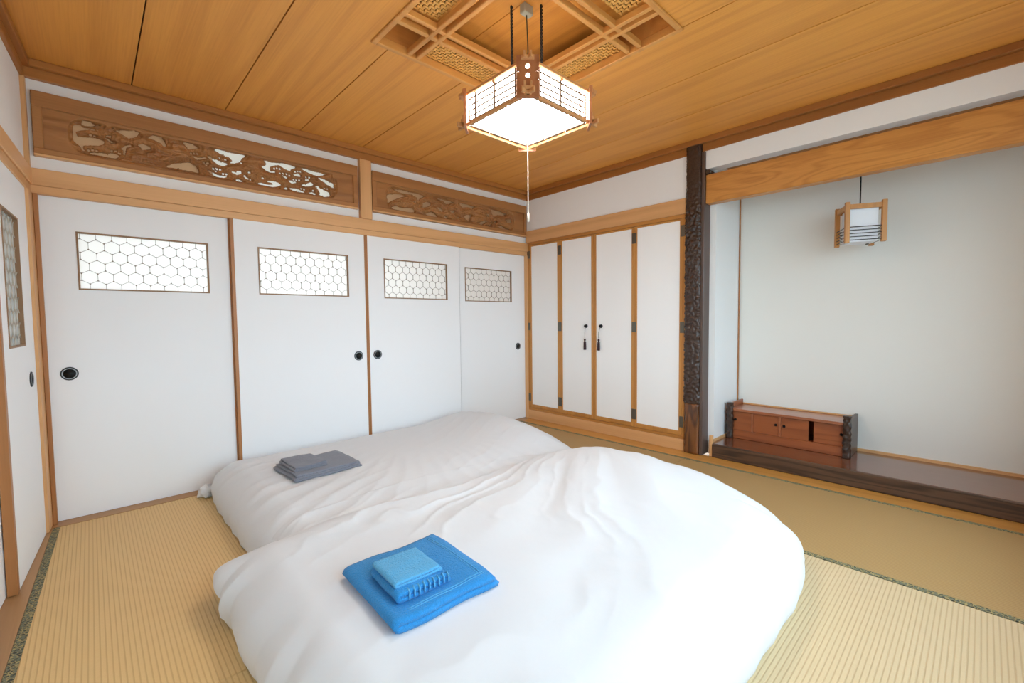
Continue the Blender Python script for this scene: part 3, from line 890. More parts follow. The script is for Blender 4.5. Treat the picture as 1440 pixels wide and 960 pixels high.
def transom(name, label, x0, x1, z0, z1, slot, holes, dots):
    root = thing(empty(name, ((x0 + x1) / 2, 0.02, z0)), label, 'transom', 'carved transoms above the sliding doors')
    ox, oz = (x0 + x1) / 2, z0
    yf = -0.006

    def bx_(n, mat, a, b, c, d, y0, y1, bev=0.003):
        return box(n, mat, (a - ox, b - ox, y0 - 0.02, y1 - 0.02, c - oz, d - oz), root, bev)
    tb, bb, eb = 0.078, 0.042, 0.038
    bx_('top_rail', 'transom_frame', x0, x1, z1 - tb, z1, yf, 0.06)
    bx_('bottom_rail', 'transom_frame', x0, x1, z0 + 0.012, z0 + bb, yf, 0.06)
    bx_('lower_lip', 'trim_x', x0, x1, z0, z0 + 0.012, yf - 0.006, 0.06, 0.002)
    bx_('end_rail', 'transom_frame', x0, x0 + eb, z0 + bb, z1 - tb, yf, 0.06)
    bx_('end_rail', 'transom_frame', x1 - eb, x1, z0 + bb, z1 - tb, yf, 0.06)
    st = 0.0026
    xs = np.arange(x0 + eb - 0.004, x1 - eb + 0.004 + st, st)
    zs = np.arange(z0 + bb - 0.004, z1 - tb + 0.004 + st, st)
    X, Zg = np.meshgrid(xs, zs, indexing='ij')
    sd = np.full(X.shape, 1.0)
    for h in holes:
        sd = np.minimum(sd, poly_sdf(X, Zg, [(a / 1000, b / 1000) for a, b in h]))
    for a, b in dots:
        sd = np.minimum(sd, np.hypot(X - a / 1000, Zg - b / 1000) - 0.0055)
    sd = sd - 0.0006
    sx0, sx1, sz0, sz1 = slot
    rad = 0.07
    qx = np.abs(X - (sx0 + sx1) / 2) - (sx1 - sx0) / 2 + rad
    qz = np.abs(Zg - (sz0 + sz1) / 2) - (sz1 - sz0) / 2 + rad
    ss = np.hypot(np.maximum(qx, 0), np.maximum(qz, 0)) + np.minimum(np.maximum(qx, qz), 0) - rad
    ins = np.clip(-ss / 0.006, 0, 1)
    rise = np.sqrt(np.clip(sd / 0.034, 0, 1))
    n1 = fbm(X * 14 + 3 * fbm(X * 6, Zg * 20, 3), Zg * 60, 11, 3)
    scal = np.abs(np.sin(X * 170 + 6 * fbm(X * 20, Zg * 20, 4)) * np.sin(Zg * 260 + 5 * fbm(X * 15, Zg * 18, 9)))
    groove = np.abs(np.sin(90 * sd / (0.35 + sd * 12) + 4 * fbm(X * 8, Zg * 12, 14)))
    depth = 0.020 - 0.020 * rise + 0.020 * (n1 - 0.5) + 0.008 * scal * (1 - rise * .5) + 0.006 * groove ** 3
    out = 0.0035 * (fbm(X * 9, Zg * 40, 21, 3) - 0.5) * np.clip(ss / 0.01, 0, 1)
    Y = 0.008 + ins * depth + out
    gx, gz = np.gradient(sd, st)
    gl = np.hypot(gx, gz) + 1e-6
    near = (np.abs(sd) < st * 1.1)
    Xs = np.where(near & (sd < 0), X - gx / gl * sd, X)
    Zs = np.where(near & (sd < 0), Zg - gz / gl * sd, Zg)
    inside = sd > -st * 1.0
    keep = inside[:-1, :-1] & inside[1:, :-1] & inside[1:, 1:] & inside[:-1, 1:]
    P = np.stack([Xs - ox, Y - 0.02, Zs - oz], -1)
    o = grid_mesh('carved_panel', P, 'carved', root, True, keep=keep)
    so = o.modifiers.new('thickness', 'SOLIDIFY')
    so.thickness = 0.006
    so.offset = -1.0
    return root


transom('carved_transom', 'long openwork transom carved with pine branches above the first two sliding doors', -3.622, -1.878, 1.953, 2.286, (-3.49, -2.035, 2.005, 2.195), PINE_LEFT, DOTS_LEFT)
transom('carved_transom.001', 'openwork transom carved with pine branches next to the closet corner', -1.76, -0.004, 1.957, 2.28, (-1.635, -0.175, 2.0, 2.195), PINE_RIGHT, [])

# ------------------------------------------------------------------ closet with two pairs of folding leaves
cl = thing(empty('closet', (0.02, -0.88, 0)), 'built-in closet with four white folding leaves in amber wood frames', 'closet')


def cbox(n, mat, x0, x1, y0, y1, z0, z1, parent=None, bev=0.002):
    return box(n, mat, (x0 - 0.02, x1 - 0.02, y0 + 0.88, y1 + 0.88, z0, z1), parent or cl, bev)


cbox('base_board', 'trim_y', -0.006, 0.05, -1.762, -0.002, 0.001, 0.094)
cbox('bottom_rail', 'closet_wood_y', -0.002, 0.05, -1.762, -0.002, 0.094, 0.118)
cbox('head_rail', 'closet_wood_y', -0.002, 0.05, -1.762, -0.002, 1.866, 1.895)
cbox('side_post', 'closet_wood_z', -0.003, 0.05, -0.024, -0.002, 0.118, 1.866)
cbox('side_post', 'closet_wood_z', -0.003, 0.05, -1.762, -1.742, 0.118, 1.866)
leaves = [(-0.454, -0.026, -0.423, -0.060), (-0.870, -0.456, -0.844, -0.490), (-1.302, -0.874, -1.276, -0.901), (-1.740, -1.304, -1.713, -1.331)]
for i, (a, b, pa, pb) in enumerate(leaves):
    m = MB()
    x0, x1 = 0.001 - 0.02, 0.03 - 0.02
    A, B, PA, PB = a + .88, b + .88, pa + .88, pb + .88
    z0, z1, pz0, pz1 = 0.120, 1.864, 0.158, 1.848
    m.box(x0, x1, A, PA, z0, z1).box(x0, x1, PB, B, z0, z1).box(x0, x1, PA, PB, z0, pz0).box(x0, x1, PA, PB, pz1, z1)
    lf = m.build('folding_leaf', 'closet_wood_z', cl, 0.002)
    cbox('paper_panel', 'closet_paper', 0.006, 0.026, pa, pb, pz0, pz1, lf, 0)
    hy = {0: (-0.028, -0.006), 1: (-0.478, -0.434), 3: (-1.324, -1.282)}
    for zc in (1.765, 1.0, 0.235):
        if i == 0:
            cbox('hinge', 'hinge', -0.004, 0.004, -0.043, -0.006, zc - 0.04, zc + 0.04, lf, 0.001)
        if i == 1:
            cbox('hinge', 'hinge', -0.004, 0.004, -0.478, -0.434, zc - 0.045, zc + 0.045, lf, 0.001)
        if i == 2:
            cbox('hinge', 'hinge', -0.004, 0.004, -1.325, -1.282, zc - 0.045, zc + 0.045, lf, 0.001)
        if i == 3:
            cbox('hinge', 'hinge', -0.004, 0.004, -1.758, -1.722, zc - 0.045, zc + 0.045, lf, 0.001)
    if i in (1, 2):
        ky = (-0.783 if i == 1 else -0.955) + .88
        ty = (-0.776 if i == 1 else -0.936) + .88
        kz, kx = 1.006, 0.006 - 0.02
        MB().lathe([(0.017, 0), (0.017, 0.003), (0.007, 0.006), (0.006, 0.012), (0.012, 0.015), (0.014, 0.020), (0.009, 0.024), (0.002, 0.025)], 20, 'X', (kx, ky, kz)).build('knob', 'black', lf, smooth=True)
        tx = kx - 0.014
        t = MB().tube([(tx, ky, kz - 0.012), (tx, (ky + ty) / 2, kz - 0.03), (tx, ty, kz - 0.06), (tx, ty, kz - 0.115)], 0.002, 6)
        t.lathe([(0.001, -0.118), (0.008, -0.122), (0.010, -0.132), (0.006, -0.142), (0.011, -0.152), (0.0125, -0.19), (0.0135, -0.225), (0.010, -0.227)][::-1], 14, 'Z', (tx, ty, kz))
        t.build('tassel', 'tassel', lf, smooth=True)

# ------------------------------------------------------------------ carved alcove pillar
pl = thing(empty('carved_pillar', (0.03, -1.835, 0)), 'dark lacquered alcove pillar with knobbly carved front beside the closet', 'pillar')


def worley(u, v, seed=3):
    rs = np.random.RandomState(seed)
    T = rs.rand(64, 64, 2)
    ui, vi = np.floor(u).astype(int), np.floor(v).astype(int)
    d = np.full(u.shape, 9.0)
    for a in (-1, 0, 1):
        for b in (-1, 0, 1):
            ci, cj = ui + a, vi + b
            p = T[ci % 64, cj % 64]
            d = np.minimum(d, np.hypot(ci + p[..., 0] - u, cj + p[..., 1] - v))
    return d


def knobbly(name, mat, parent, cx, cy, hx, hy, z0, z1, amp, nth=72, dz=0.006, fade=None, cell=(0.02, 0.03), seed=3, rnd=4):
    th = np.linspace(0, 2 * np.pi, nth, endpoint=False)
    zz = np.arange(z0, z1 + dz / 2, dz)
    TH, ZZ = np.meshgrid(th, zz, indexing='ij')
    c, s = np.cos(TH), np.sin(TH)
    rr = 1 / (np.abs(c) ** rnd + np.abs(s) ** rnd) ** (1 / rnd)
    per = TH * (hx + hy) * 0.65
    w = worley(per / cell[0] + 2 * vnoise(ZZ * 9, TH * 3, 2), ZZ / cell[1], seed)
    h = amp * (np.clip(1.0 - w * 1.3, -0.3, 1)) + amp * 0.6 * (fbm(per * 60, ZZ * 40, 8) - 0.5)
    if fade is not None:
        h = h * fade(ZZ)
    P = np.stack([cx + c * rr * hx + np.sign(c) * h * np.abs(c) ** .5, cy + s * rr * hy + np.sign(s) * h * np.abs(s) ** .5, ZZ], -1)
    o = grid_mesh(name, P, mat, parent, True, closed_u=True)
    bm = bmesh.new()
    bm.from_mesh(o.data)
    bmesh.ops.holes_fill(bm, edges=[e for e in bm.edges if e.is_boundary], sides=0)
    bm.normal_update()
    bm.to_mesh(o.data)
    bm.free()
    return o


def sm(a, b, z):
    t = np.clip((z - a) / (b - a), 0, 1)
    return t * t * (3 - 2 * t)


knobbly('carved_shaft', 'bark', pl, -0.004, 0.004, 0.058, 0.062, 0.40, 2.398, 0.011, fade=lambda z: 0.35 + 0.65 * sm(1.98, 1.86, z), cell=(0.017, 0.03))
knobbly('smooth_foot', 'pillar', pl, -0.004, 0.004, 0.058, 0.062, 0.0015, 0.41, 0.003, dz=0.02)
box('side_board', 'pillar_side', (-0.052, 0.055, -0.082, -0.058, 0.002, 2.33), pl, 0.003)
box('beam_bracket', 'bark', (-0.045, 0.05, -0.115, -0.082, 2.157, 2.19), pl, 0.004)

# ------------------------------------------------------------------ alcove beam and platform
bm_ = thing(box('alcove_beam', 'beam', (-0.035, 0.045, -0.92, 0.92, -0.11, 0.105), None, 0.004), 'wide amber cross beam with flame grain spanning the alcove front', 'beam')
bm_.location = (0.03, -2.839, 2.05)
pf = thing(empty('alcove_platform', (0.28, -2.86, 0)), 'low polished dark wood platform filling the alcove floor', 'platform')
box('top_board', 'platform_top', (-0.262, 0.284, -0.878, 0.897, 0.012, 0.103), pf, 0.003)
box('front_edge', 'platform_edge', (-0.288, -0.262, -0.878, 0.873, 0.0015, 0.104), pf, 0.005)

# ------------------------------------------------------------------ low chest in the alcove
ch = thing(empty('low_chest', (0.42, -2.40, 0.103)), 'low reddish wooden chest with small sliding fronts and carved end posts on the alcove platform', 'chest')


def hb(n, mat, x0, x1, y0, y1, z0, z1, parent=None, bev=0.002):
    return box(n, mat, (x0 - .42, x1 - .42, y0 + 2.40, y1 + 2.40, z0 - .103, z1 - .103), parent or ch, bev)


hb('top_board', 'chest_trim', 0.285, 0.550, -2.762, -2.016, 0.325, 0.345)
hb('back_rail', 'trim_y', 0.540, 0.551, -2.762, -2.016, 0.345, 0.356)
hb('back_board', 'chest', 0.535, 0.550, -2.762, -2.016, 0.104, 0.325)
hb('apron_board', 'chest', 0.300, 0.318, -2.762, -2.016, 0.104, 0.172)
hb('shelf_board', 'chest', 0.318, 0.535, -2.762, -2.016, 0.160, 0.172)
hb('end_panel', 'chest', 0.305, 0.550, -2.016, -2.002, 0.104, 0.385)
hb('end_panel', 'pillar_side', 0.305, 0.552, -2.796, -2.776, 0.104, 0.372)
for y in (-2.010, -2.779):
    knobbly('carved_post', 'bark', ch, 0.288 - .42, y + 2.40, 0.017, 0.018, 0.001, 0.292 if y < -2.5 else 0.285, 0.010, nth=28, dz=0.005, cell=(0.03, 0.045), seed=9)
for k, (a, b, ky) in enumerate(((-2.165, -2.022, -2.045), (-2.355, -2.175, -2.335), (-2.548, -2.371, -2.392), (-2.760, -2.578, -2.742))):
    f = hb('sliding_front', 'chest', 0.309 if k % 2 else 0.304, 0.322, a, b, 0.172, 0.325)
    MB().lathe([(0.010, 0), (0.010, 0.004), (0.004, 0.006), (0.004, 0.010), (0.007, 0.014), (0.002, 0.017)], 12, 'X', ((0.309 if k % 2 else 0.304) - .42, ky + 2.40, 0.255 - .103)).build('knob', 'black', f, smooth=True)
hb('divider', 'chest_trim', 0.300, 0.33, -2.371, -2.355, 0.172, 0.325)
hb('divider', 'chest_trim', 0.302, 0.33, -2.176, -2.164, 0.172, 0.325)

# ------------------------------------------------------------------ small lantern in the alcove
al = thing(empty('alcove_lantern', (0.29, -2.815, 1.55), R(26)), 'small square hanging lantern with wooden corner posts and dark cords in the alcove', 'lamp')
s = 0.098
pts4 = ((-s, -s), (-s, s), (s, s), (s, -s))
for (a, b) in pts4:
    box('corner_post', 'small_lamp_wood', (a - 0.013, a + 0.013, b - 0.013, b + 0.013, 0.0, 0.262), al, 0.002)
for k in range(4):
    (a, b), (c, d) = pts4[k], pts4[(k + 1) % 4]
    v = Vector((c - a, d - b, 0)).normalized() * 0.013
    MB().bar(Vector((a, b, 0.232)) + v, Vector((c, d, 0.232)) - v, 0.014, 0.03).build('top_rail', 'small_lamp_wood', al)
    for j in range(5):
        z = 0.018 + j * 0.021
        n = Vector((d - b, -(c - a), 0)).normalized() * 0.004
        stv = MB().tube([Vector((a, b, z)) - n, Vector((c, d, z)) - n], 0.0027, 6).build('side_cord', 'black', al)
q = s - 0.022
sh = MB().box(-q, -q + 0.004, -q, q, 0.008, 0.222).box(q - 0.004, q, -q, q, 0.008, 0.222).box(-q + .004, q - .004, -q, -q + 0.004, 0.008, 0.222).box(-q + .004, q - .004, q - 0.004, q, 0.008, 0.222)
sh.box(-q + .004, q - .004, -q + .004, q - .004, 0.008, 0.012).box(-q + .004, q - .004, -q + .004, q - .004, 0.218, 0.222)
sh.build('shade', 'small_shade', al)
MB().bar((-s, 0, 0.24), (s, 0, 0.24), 0.012, 0.012).build('cross_bar', 'small_lamp_wood', al)
box('pull_switch', 'hinge', (0.02, 0.05, -0.06, -0.05, 0.0, 0.008), al)
MB().tube([(0, 0, 0.245), (0, 0, 0.70)], 0.004, 8).build('hanging_cord', 'black', al)

# ------------------------------------------------------------------ pendant lantern under the coffer
LC = (-1.882, -1.870)
LS, LZ0, LZ1 = 0.217, 2.004, 2.152
lp = thing(empty('pendant_lantern', (LC[0], LC[1], LZ0)), 'large square lit paper lantern with wooden grille hanging under the ceiling coffer', 'lamp')
H = LZ1 - LZ0
box('bottom_panel', 'shade_glow', (-LS + 0.017, LS - 0.017, -LS + 0.017, LS - 0.017, 0.026, 0.030), lp)
for k in range(4):
    ang = k * math.pi / 2
    rot = Matrix.Rotation(ang, 3, 'Z')

    def place(m, rot=rot):
        m.v = [tuple(rot @ Vector(p)) for p in m.v]
        return m
    y = -LS + 0.012
    pn = place(MB().box(-LS + 0.02, LS - 0.02, y, y + 0.004, 0.012, H - 0.004)).build('side_shade', 'side_glow', lp)
    # rails that run past the corners
    ext = LS + 0.035
    place(MB().bar((-ext, -LS, 0.004), (ext, -LS, 0.004), 0.013, 0.012)).build('lower_rail', 'lamp_wood', lp, 0.0015)
    place(MB().bar((-ext + 0.01, -LS, H - 0.004), (ext - 0.01, -LS, H - 0.004), 0.013, 0.012)).build('upper_rail', 'lamp_wood', lp, 0.0015)
    for sx in (-1, 1):
        place(MB().bar((sx * (ext - 0.006), -LS, -0.004), (sx * (ext - 0.006), -LS, 0.016), 0.010, 0.018)).build('rail_end', 'lamp_wood', lp)
    gr = MB()
    for fx in (-0.5, 0.0, 0.5):
        gr.bar((fx * LS * 1.25, y - 0.004, 0.008), (fx * LS * 1.25, y - 0.004, H - 0.008), 0.008, 0.005, (0, 1, 0))
    for fz in (0.28, 0.45, 0.62):
        gr.bar((-LS * 0.80, y - 0.003, fz * H), (LS * 0.80, y - 0.003, fz * H), 0.004, 0.005)
    for fz in (0.14, 0.82):
        gr.bar((-LS * 0.84, y - 0.003, fz * H), (LS * 0.84, y - 0.003, fz * H), 0.004, 0.006)
    for fx in (-0.84, 0.84):
        gr.bar((fx * LS, y - 0.003, 0.14 * H), (fx * LS, y - 0.003, 0.82 * H), 0.006, 0.004, (0, 1, 0))
    place(gr).build('side_grille', 'lamp_dark', lp)
    # inset line frame under the bottom panel, broken at thirds
    bl = MB()
    for a, b in ((-0.88, -0.34), (-0.30, 0.30), (0.34, 0.88)):
        bl.bar((a * LS, -LS * 0.905, 0.016), (b * LS, -LS * 0.905, 0.016), 0.010, 0.016)
    place(bl).build('bottom_grille', 'lamp_dark', lp)
    # corner plate with two round holes, set across the corner
    rot2 = Matrix.Rotation(ang + math.pi / 4, 3, 'Z')
    pd = LS * math.sqrt(2) - 0.012
    w, t = 0.047, 0.006
    bmh = bmesh.new()
    zt, zb = H + 0.012, -0.012
    holes_z = (0.115, 0.078)
    rad, nseg = 0.0105, 12
    # front and back faces as strips around the two holes
    rows = [zb, holes_z[1] - 0.0185, holes_z[1] + 0.0185, holes_z[0] + 0.0185, zt]

    def face_pts(yy):
        out = []
        for hz in holes_z:
            outer, inner = [], []
            for i in range(nseg):
                an = 2 * math.pi * i / nseg + math.pi / 4
                inner.append(bmh.verts.new((rad * math.cos(an), yy, hz + rad * math.sin(an))))
            out.append(inner)
        return out
    pm = MB()
    for yy, flip in ((-pd - t, False), (-pd + t, True)):
        def quad(a, b, c, d, flip=flip):
            o_ = len(pm.v)
            pm.v.extend([a, b, c, d])
            pm.f.append(tuple(o_ + i for i in ((3, 2, 1, 0) if flip else (0, 1, 2, 3))))
        quad((-w, yy, rows[0]), (w, yy, rows[0]), (w, yy, rows[1]), (-w, yy, rows[1]))
        quad((-w, yy, rows[3]), (w, yy, rows[3]), (w, yy, rows[4]), (-w, yy, rows[4]))
        for hz in holes_z:
            hh_ = 0.0185
            sq = []
            for i in range(nseg):
                an = 2 * math.pi * i / nseg
                cx_, cz_ = math.cos(an), math.sin(an)
                k_ = 1 / max(abs(cx_), abs(cz_))
                sq.append((cx_ * k_ * w, yy, hz + cz_ * k_ * hh_))
            for i in range(nseg):
                j = (i + 1) % nseg
                a1, a2 = 2 * math.pi * i / nseg, 2 * math.pi * j / nseg
                quad((rad * math.cos(a1), yy, hz + rad * math.sin(a1)), sq[i], sq[j], (rad * math.cos(a2), yy, hz + rad * math.sin(a2)))
    for hz in holes_z:
        for i in range(nseg):
            a1, a2 = 2 * math.pi * i / nseg, 2 * math.pi * (i + 1) / nseg
            pm.add([(rad * math.cos(a1), -pd - t, hz + rad * math.sin(a1)), (rad * math.cos(a2), -pd - t, hz + rad * math.sin(a2)),
                    (rad * math.cos(a2), -pd + t, hz + rad * math.sin(a2)), (rad * math.cos(a1), -pd + t, hz + rad * math.sin(a1))], [(0, 1, 2, 3)])
    pm.add([(-w, -pd - t, zb), (-w, -pd + t, zb), (-w, -pd + t, zt), (-w, -pd - t, zt)], [(3, 2, 1, 0)])
    pm.add([(w, -pd - t, zb), (w, -pd + t, zb), (w, -pd + t, zt), (w, -pd - t, zt)], [(0, 1, 2, 3)])
    pm.add([(-w, -pd - t, zb), (w, -pd - t, zb), (w, -pd + t, zb), (-w, -pd + t, zb)], [(3, 2, 1, 0)])
    pm.add([(-w, -pd - t, zt), (w, -pd - t, zt), (w, -pd + t, zt), (-w, -pd + t, zt)], [(0, 1, 2, 3)])
    bmh.free()
    pm.v = [tuple(rot2 @ Vector(p)) for p in pm.v]
    cp = pm.build('corner_plate', 'lamp_plate', lp)
    hp = MB().box(-0.014, 0.014, -pd + t + 0.001, -pd + t + 0.003, 0.06, 0.132)
    hp.v = [tuple(rot2 @ Vector(p)) for p in hp.v]
    hp.build('hole_paper', 'side_glow', cp)
    for zj_ in (H - 0.012, 0.014):
        pg = MB().box(-0.018, -0.008, -pd - 0.016, -pd - t, zj_ + 0.014, zj_ + 0.038).box(0.008, 0.018, -pd - 0.016, -pd - t, zj_ + 0.014, zj_ + 0.038).box(-0.027, 0.027, -pd - 0.022, -pd - t, zj_, zj_ + 0.016)
        pg.v = [tuple(rot2 @ Vector(p)) for p in pg.v]
        pg.build('corner_joint', 'lamp_wood', cp, 0.0015)

# frame across the top, chains, power cord, ceiling block and pull cord
ZT = 2.562 - LZ0
MB().bar((-LS, 0, H - 0.012), (LS, 0, H - 0.012), 0.014, 0.012).build('top_bar', 'lamp_wood', lp)
MB().bar((0, -LS, H - 0.012), (0, LS, H - 0.012), 0.014, 0.012).build('top_bar', 'lamp_wood', lp)
for sx in (-1, 1):
    ax, ay = -0.05 * sx, 0.05 * sx
    zj = H + 0.085
    for ph in (0, math.pi):
        pts = []
        for i in range(90):
            z = zj + (ZT - zj) * i / 89
            an = ph + i * 0.75
            pts.append((ax + 0.004 * math.cos(an), ay + 0.004 * math.sin(an), z))
        MB().tube(pts, 0.0034, 6).build('twisted_chain', 'cord_dark', lp, smooth=True)
    for ex, ey in ((ax + 0.06, ay + 0.06), (ax - 0.06, ay - 0.06)):
        MB().tube([(ax, ay, zj), (ex, ey, H - 0.008)], 0.0032, 6).build('chain_fork', 'cord_dark', lp)
MB().tube([(0, 0, H - 0.01), (0.004, -0.004, H + 0.2), (0, 0, ZT - 0.04)], 0.003, 6).build('power_cord', 'cord_dark', lp)
box('ceiling_block', 'mount', (-0.030, 0.030, -0.018, 0.018, ZT - 0.045, ZT), lp, 0.004)
box('cord_socket', 'mount', (-0.03, 0.03, -0.03, 0.03, H - 0.02, H + 0.0), lp, 0.004)
MB().tube([(0, 0, 0.008), (0, 0, -0.415)], 0.0022, 6).build('pull_cord', 'cord_white', lp)
MB().lathe([(0.002, -0.455), (0.006, -0.45), (0.007, -0.43), (0.004, -0.412)], 10).build('cord_toggle', 'cord_white', lp, smooth=True)
box('top_reflector', 'mount', (-LS + 0.018, LS - 0.018, -LS + 0.018, LS - 0.018, H - 0.026, H - 0.02), lp)  # unseen plate added to keep the lamp's light off the coffer

# ------------------------------------------------------------------ bedding


def rid(x):
    f = x - np.floor(x)
    return 1 - np.abs(2 * f - 1)


def far_height(x, y):
    """Top surface of the far duvet before its edges fall away."""
    pil = np.exp(-((x + 1.02) / 0.30) ** 2 - ((y + 0.62) / 0.55) ** 2)
    base = 0.198 + 0.012 * fbm(x * 2.2, y * 2.2, 31) + 0.095 * pil
    base = base - 0.055 * np.exp(-((y + 1.40) / 0.20) ** 2) * sm(-2.3, -1.1, x) - 0.012 * np.exp(-((y + 1.38) / 0.12) ** 2)
    return base


def plan(cx, cy, hx, hy, nf, nu, nv):
    s = np.sin(np.linspace(-1, 1, nu) * np.pi / 2)
    t = np.sin(np.linspace(-1, 1, nv) * np.pi / 2)
    s = 0.45 * s + 0.55 * np.linspace(-1, 1, nu)
    t = 0.45 * t + 0.55 * np.linspace(-1, 1, nv)
    Sg, Tg = np.meshgrid(s, t, indexing='ij')
    r = np.maximum(np.abs(Sg), np.abs(Tg))
    n = nf(Sg, Tg)
    q = (np.abs(Sg) ** n + np.abs(Tg) ** n) ** (1 / n) + 1e-9
    k = np.where(r > 1e-6, r / q, 1)
    return Sg, Tg, r, cx + hx * Sg * k, cy + hy * Tg * k


def edge(d, Rr):
    e = np.clip(d / Rr, 0, 1)
    return np.sqrt(1 - (1 - e) ** 2)


def far_folds(x, y):
    # soft creases fanning from the towel towards the left edge and the valley
    ang = np.arctan2(y + 0.35, x + 1.6)
    rr = np.hypot(x + 1.6, y + 0.35)
    w = rid(ang * 9 + 0.8 * fbm(x * 3, y * 3, 41)) ** 1.6
    a = 0.007 * np.clip((rr - 0.5) / 0.8, 0, 1)
    w2 = rid((x * 0.5 - y * 1.4) * 6 + 1.4 * fbm(x * 2.5, y * 2.5, 44)) ** 3
    return a * (w - 0.4) + 0.006 * w2 * fbm(x * 3, y * 3, 47)


nfar = lambda s_, t_: np.full(s_.shape, 9.0)
NU, NV = 230, 170
FC = (-1.875, -0.845, 1.085, 0.775)
Sg, Tg, r, X, Y = plan(*FC, nfar, NU, NV)
dl = np.minimum((X - (FC[0] - FC[2])) , (FC[0] + FC[2]) - X)
dW = (X - (FC[0] - FC[2]))
dE = (FC[0] + FC[2]) - X
dN = (FC[1] + FC[3]) - Y
dS = Y - (FC[1] - FC[3])


def far_z(x, y):
    a = edge(x - (FC[0] - FC[2]), 0.17) * edge((FC[0] + FC[2]) - x, 0.30) * edge((FC[1] + FC[3]) - y, 0.13) * edge(y - (FC[1] - FC[3]), 0.13)
    return far_height(x, y) * a + far_folds(x, y) * a


ring = np.clip((r - 0.995) / 0.005, 0, 1)
Z = far_z(X, Y)
# corner ring follows the rounded outline rather than the box
Z = np.where(r >= 0.999, 0.004, np.maximum(Z, 0.006))
drape = 0.008 * (rid(Y * 5.5 + X * 2 + 0.6 * fbm(X * 3, Y * 6, 51)) - 0.5) * np.exp(-(dW / 0.14) ** 2)
bulge = 0.018 * np.sin(np.clip(Z / 0.2, 0, 1) * np.pi) * np.exp(-(dW / 0.10) ** 2)
far = grid_mesh('duvet', np.stack([X + drape - bulge, Y, Z], -1), 'sheet')
thing(far, 'white cotton duvet spread on the far futon along the sliding doors', 'duvet', 'white duvets on the futons')


def near_profile(x, y):
    # seen from the side of the window this one is puffier, with the pillow bump at the head
    pil = np.exp(-((x + 1.30) / 0.36) ** 2 - ((y + 2.10) / 0.62) ** 2)
    base = 0.215 + 0.015 * fbm(x * 2, y * 2, 61) + 0.095 * pil
    base = base - 0.035 * np.exp(-((y + 1.42) / 0.22) ** 2) * sm(-2.4, -1.4, x)
    return base


def near_folds(x, y):
    fx, fy = -0.72, -1.28
    ang = np.arctan2(y - fy, x - fx)          # -pi .. 0 on this bed
    rr = np.hypot(x - fx, y - fy)
    wob = 0.55 * fbm(x * 2.2, y * 2.2, 71) + 0.15 * fbm(x * 7, y * 7, 72)
    w = rid(ang * 5.0 + wob * 3.2) ** 1.7
    w2 = rid(ang * 13.0 + wob * 5.0 + 0.3) ** 2.5
    patch = sm(0.28, 0.78, fbm(x * 1.7, y * 1.7, 77))
    patch2 = sm(0.3, 0.75, fbm(x * 2.6 + 9, y * 2.6, 79))
    a = np.clip((rr - 0.3) / 0.9, 0, 1) * np.clip((2.9 - rr) / 0.9, 0.25, 1)
    z = 0.034 * a * (fbm(ang * 7.5 + 1.1 * fbm(x * 1.6, y * 1.6, 73), rr * 1.5, 74, 2) - 0.5)
    z = z + 0.006 * a * (w - 0.45) * (0.12 + patch) + 0.007 * a * (w2 - 0.3) * patch2
    z = z + 0.010 * (fbm(x * 4 + 0.7 * y, y * 4, 83) - 0.5)
    # fine crumples by the left end
    e = np.exp(-((x + 2.95) / 0.28) ** 2)
    z = z + 0.010 * e * (rid(y * 4.5 - x * 2.0 + 3.4 * fbm(x * 2.4, y * 2.4, 91)) ** 2.5 - 0.3) * np.clip(fbm(x * 2, y * 3, 93) * 2.4 - 0.6, 0, 1)
    return z


NC = (-2.045, -2.145, 1.085, 0.80)


def nnear(s_, t_):
    n = np.full(s_.shape, 7.0)
    n = n - 3.6 * np.clip(s_ * 2, 0, 1) * np.clip(-t_ * 2, 0, 1)
    n = n - 2.5 * np.clip(s_ * 2, 0, 1) * np.clip(t_ * 2, 0, 1)
    n = n + 8.0 * np.clip(-s_ * 2, 0, 1) * np.clip(t_ * 2, 0, 1)
    return n


Sg, Tg, r, X, Y = plan(*NC, nnear, 300, 230)
# far edge of the near duvet bends: pushed towards the wall on the head side
Y = Y + np.clip(Tg, 0, 1) ** 3 * (0.02 + 0.06 * np.sin(np.clip((X + 3.1) / 2.0, 0, 1) * np.pi))
din = (1 - r)
dx = din * NC[2]
dyy = din * NC[3]
Rw, Re, Rs, Rn = 0.16, 0.30, 0.20, 0.24
wW = np.clip(-Sg, 0, 1)
useW = edge((1 - np.abs(np.minimum(Sg, 0))) * NC[2], Rw)
useE = edge((1 - np.maximum(Sg, 0)) * NC[2], Re)
useS = edge((1 - np.abs(np.minimum(Tg, 0))) * NC[3], Rs)
useN = edge((1 - np.maximum(Tg, 0)) * NC[3], Rn)
A = useW * useE * useS * useN
Z = near_profile(X, Y) * A + near_folds(X, Y) * np.sqrt(A)
inF = (X > FC[0] - FC[2]) & (X < FC[0] + FC[2]) & (Y < FC[1] + FC[3]) & (Y > FC[1] - FC[3])
under = np.where(inF, far_z(np.clip(X, FC[0] - FC[2] + .001, FC[0] + FC[2] - .001), np.clip(Y, FC[1] - FC[3] + .001, FC[1] + FC[3] - .001)), 0.0)
Z = np.maximum(Z, under + 0.010)
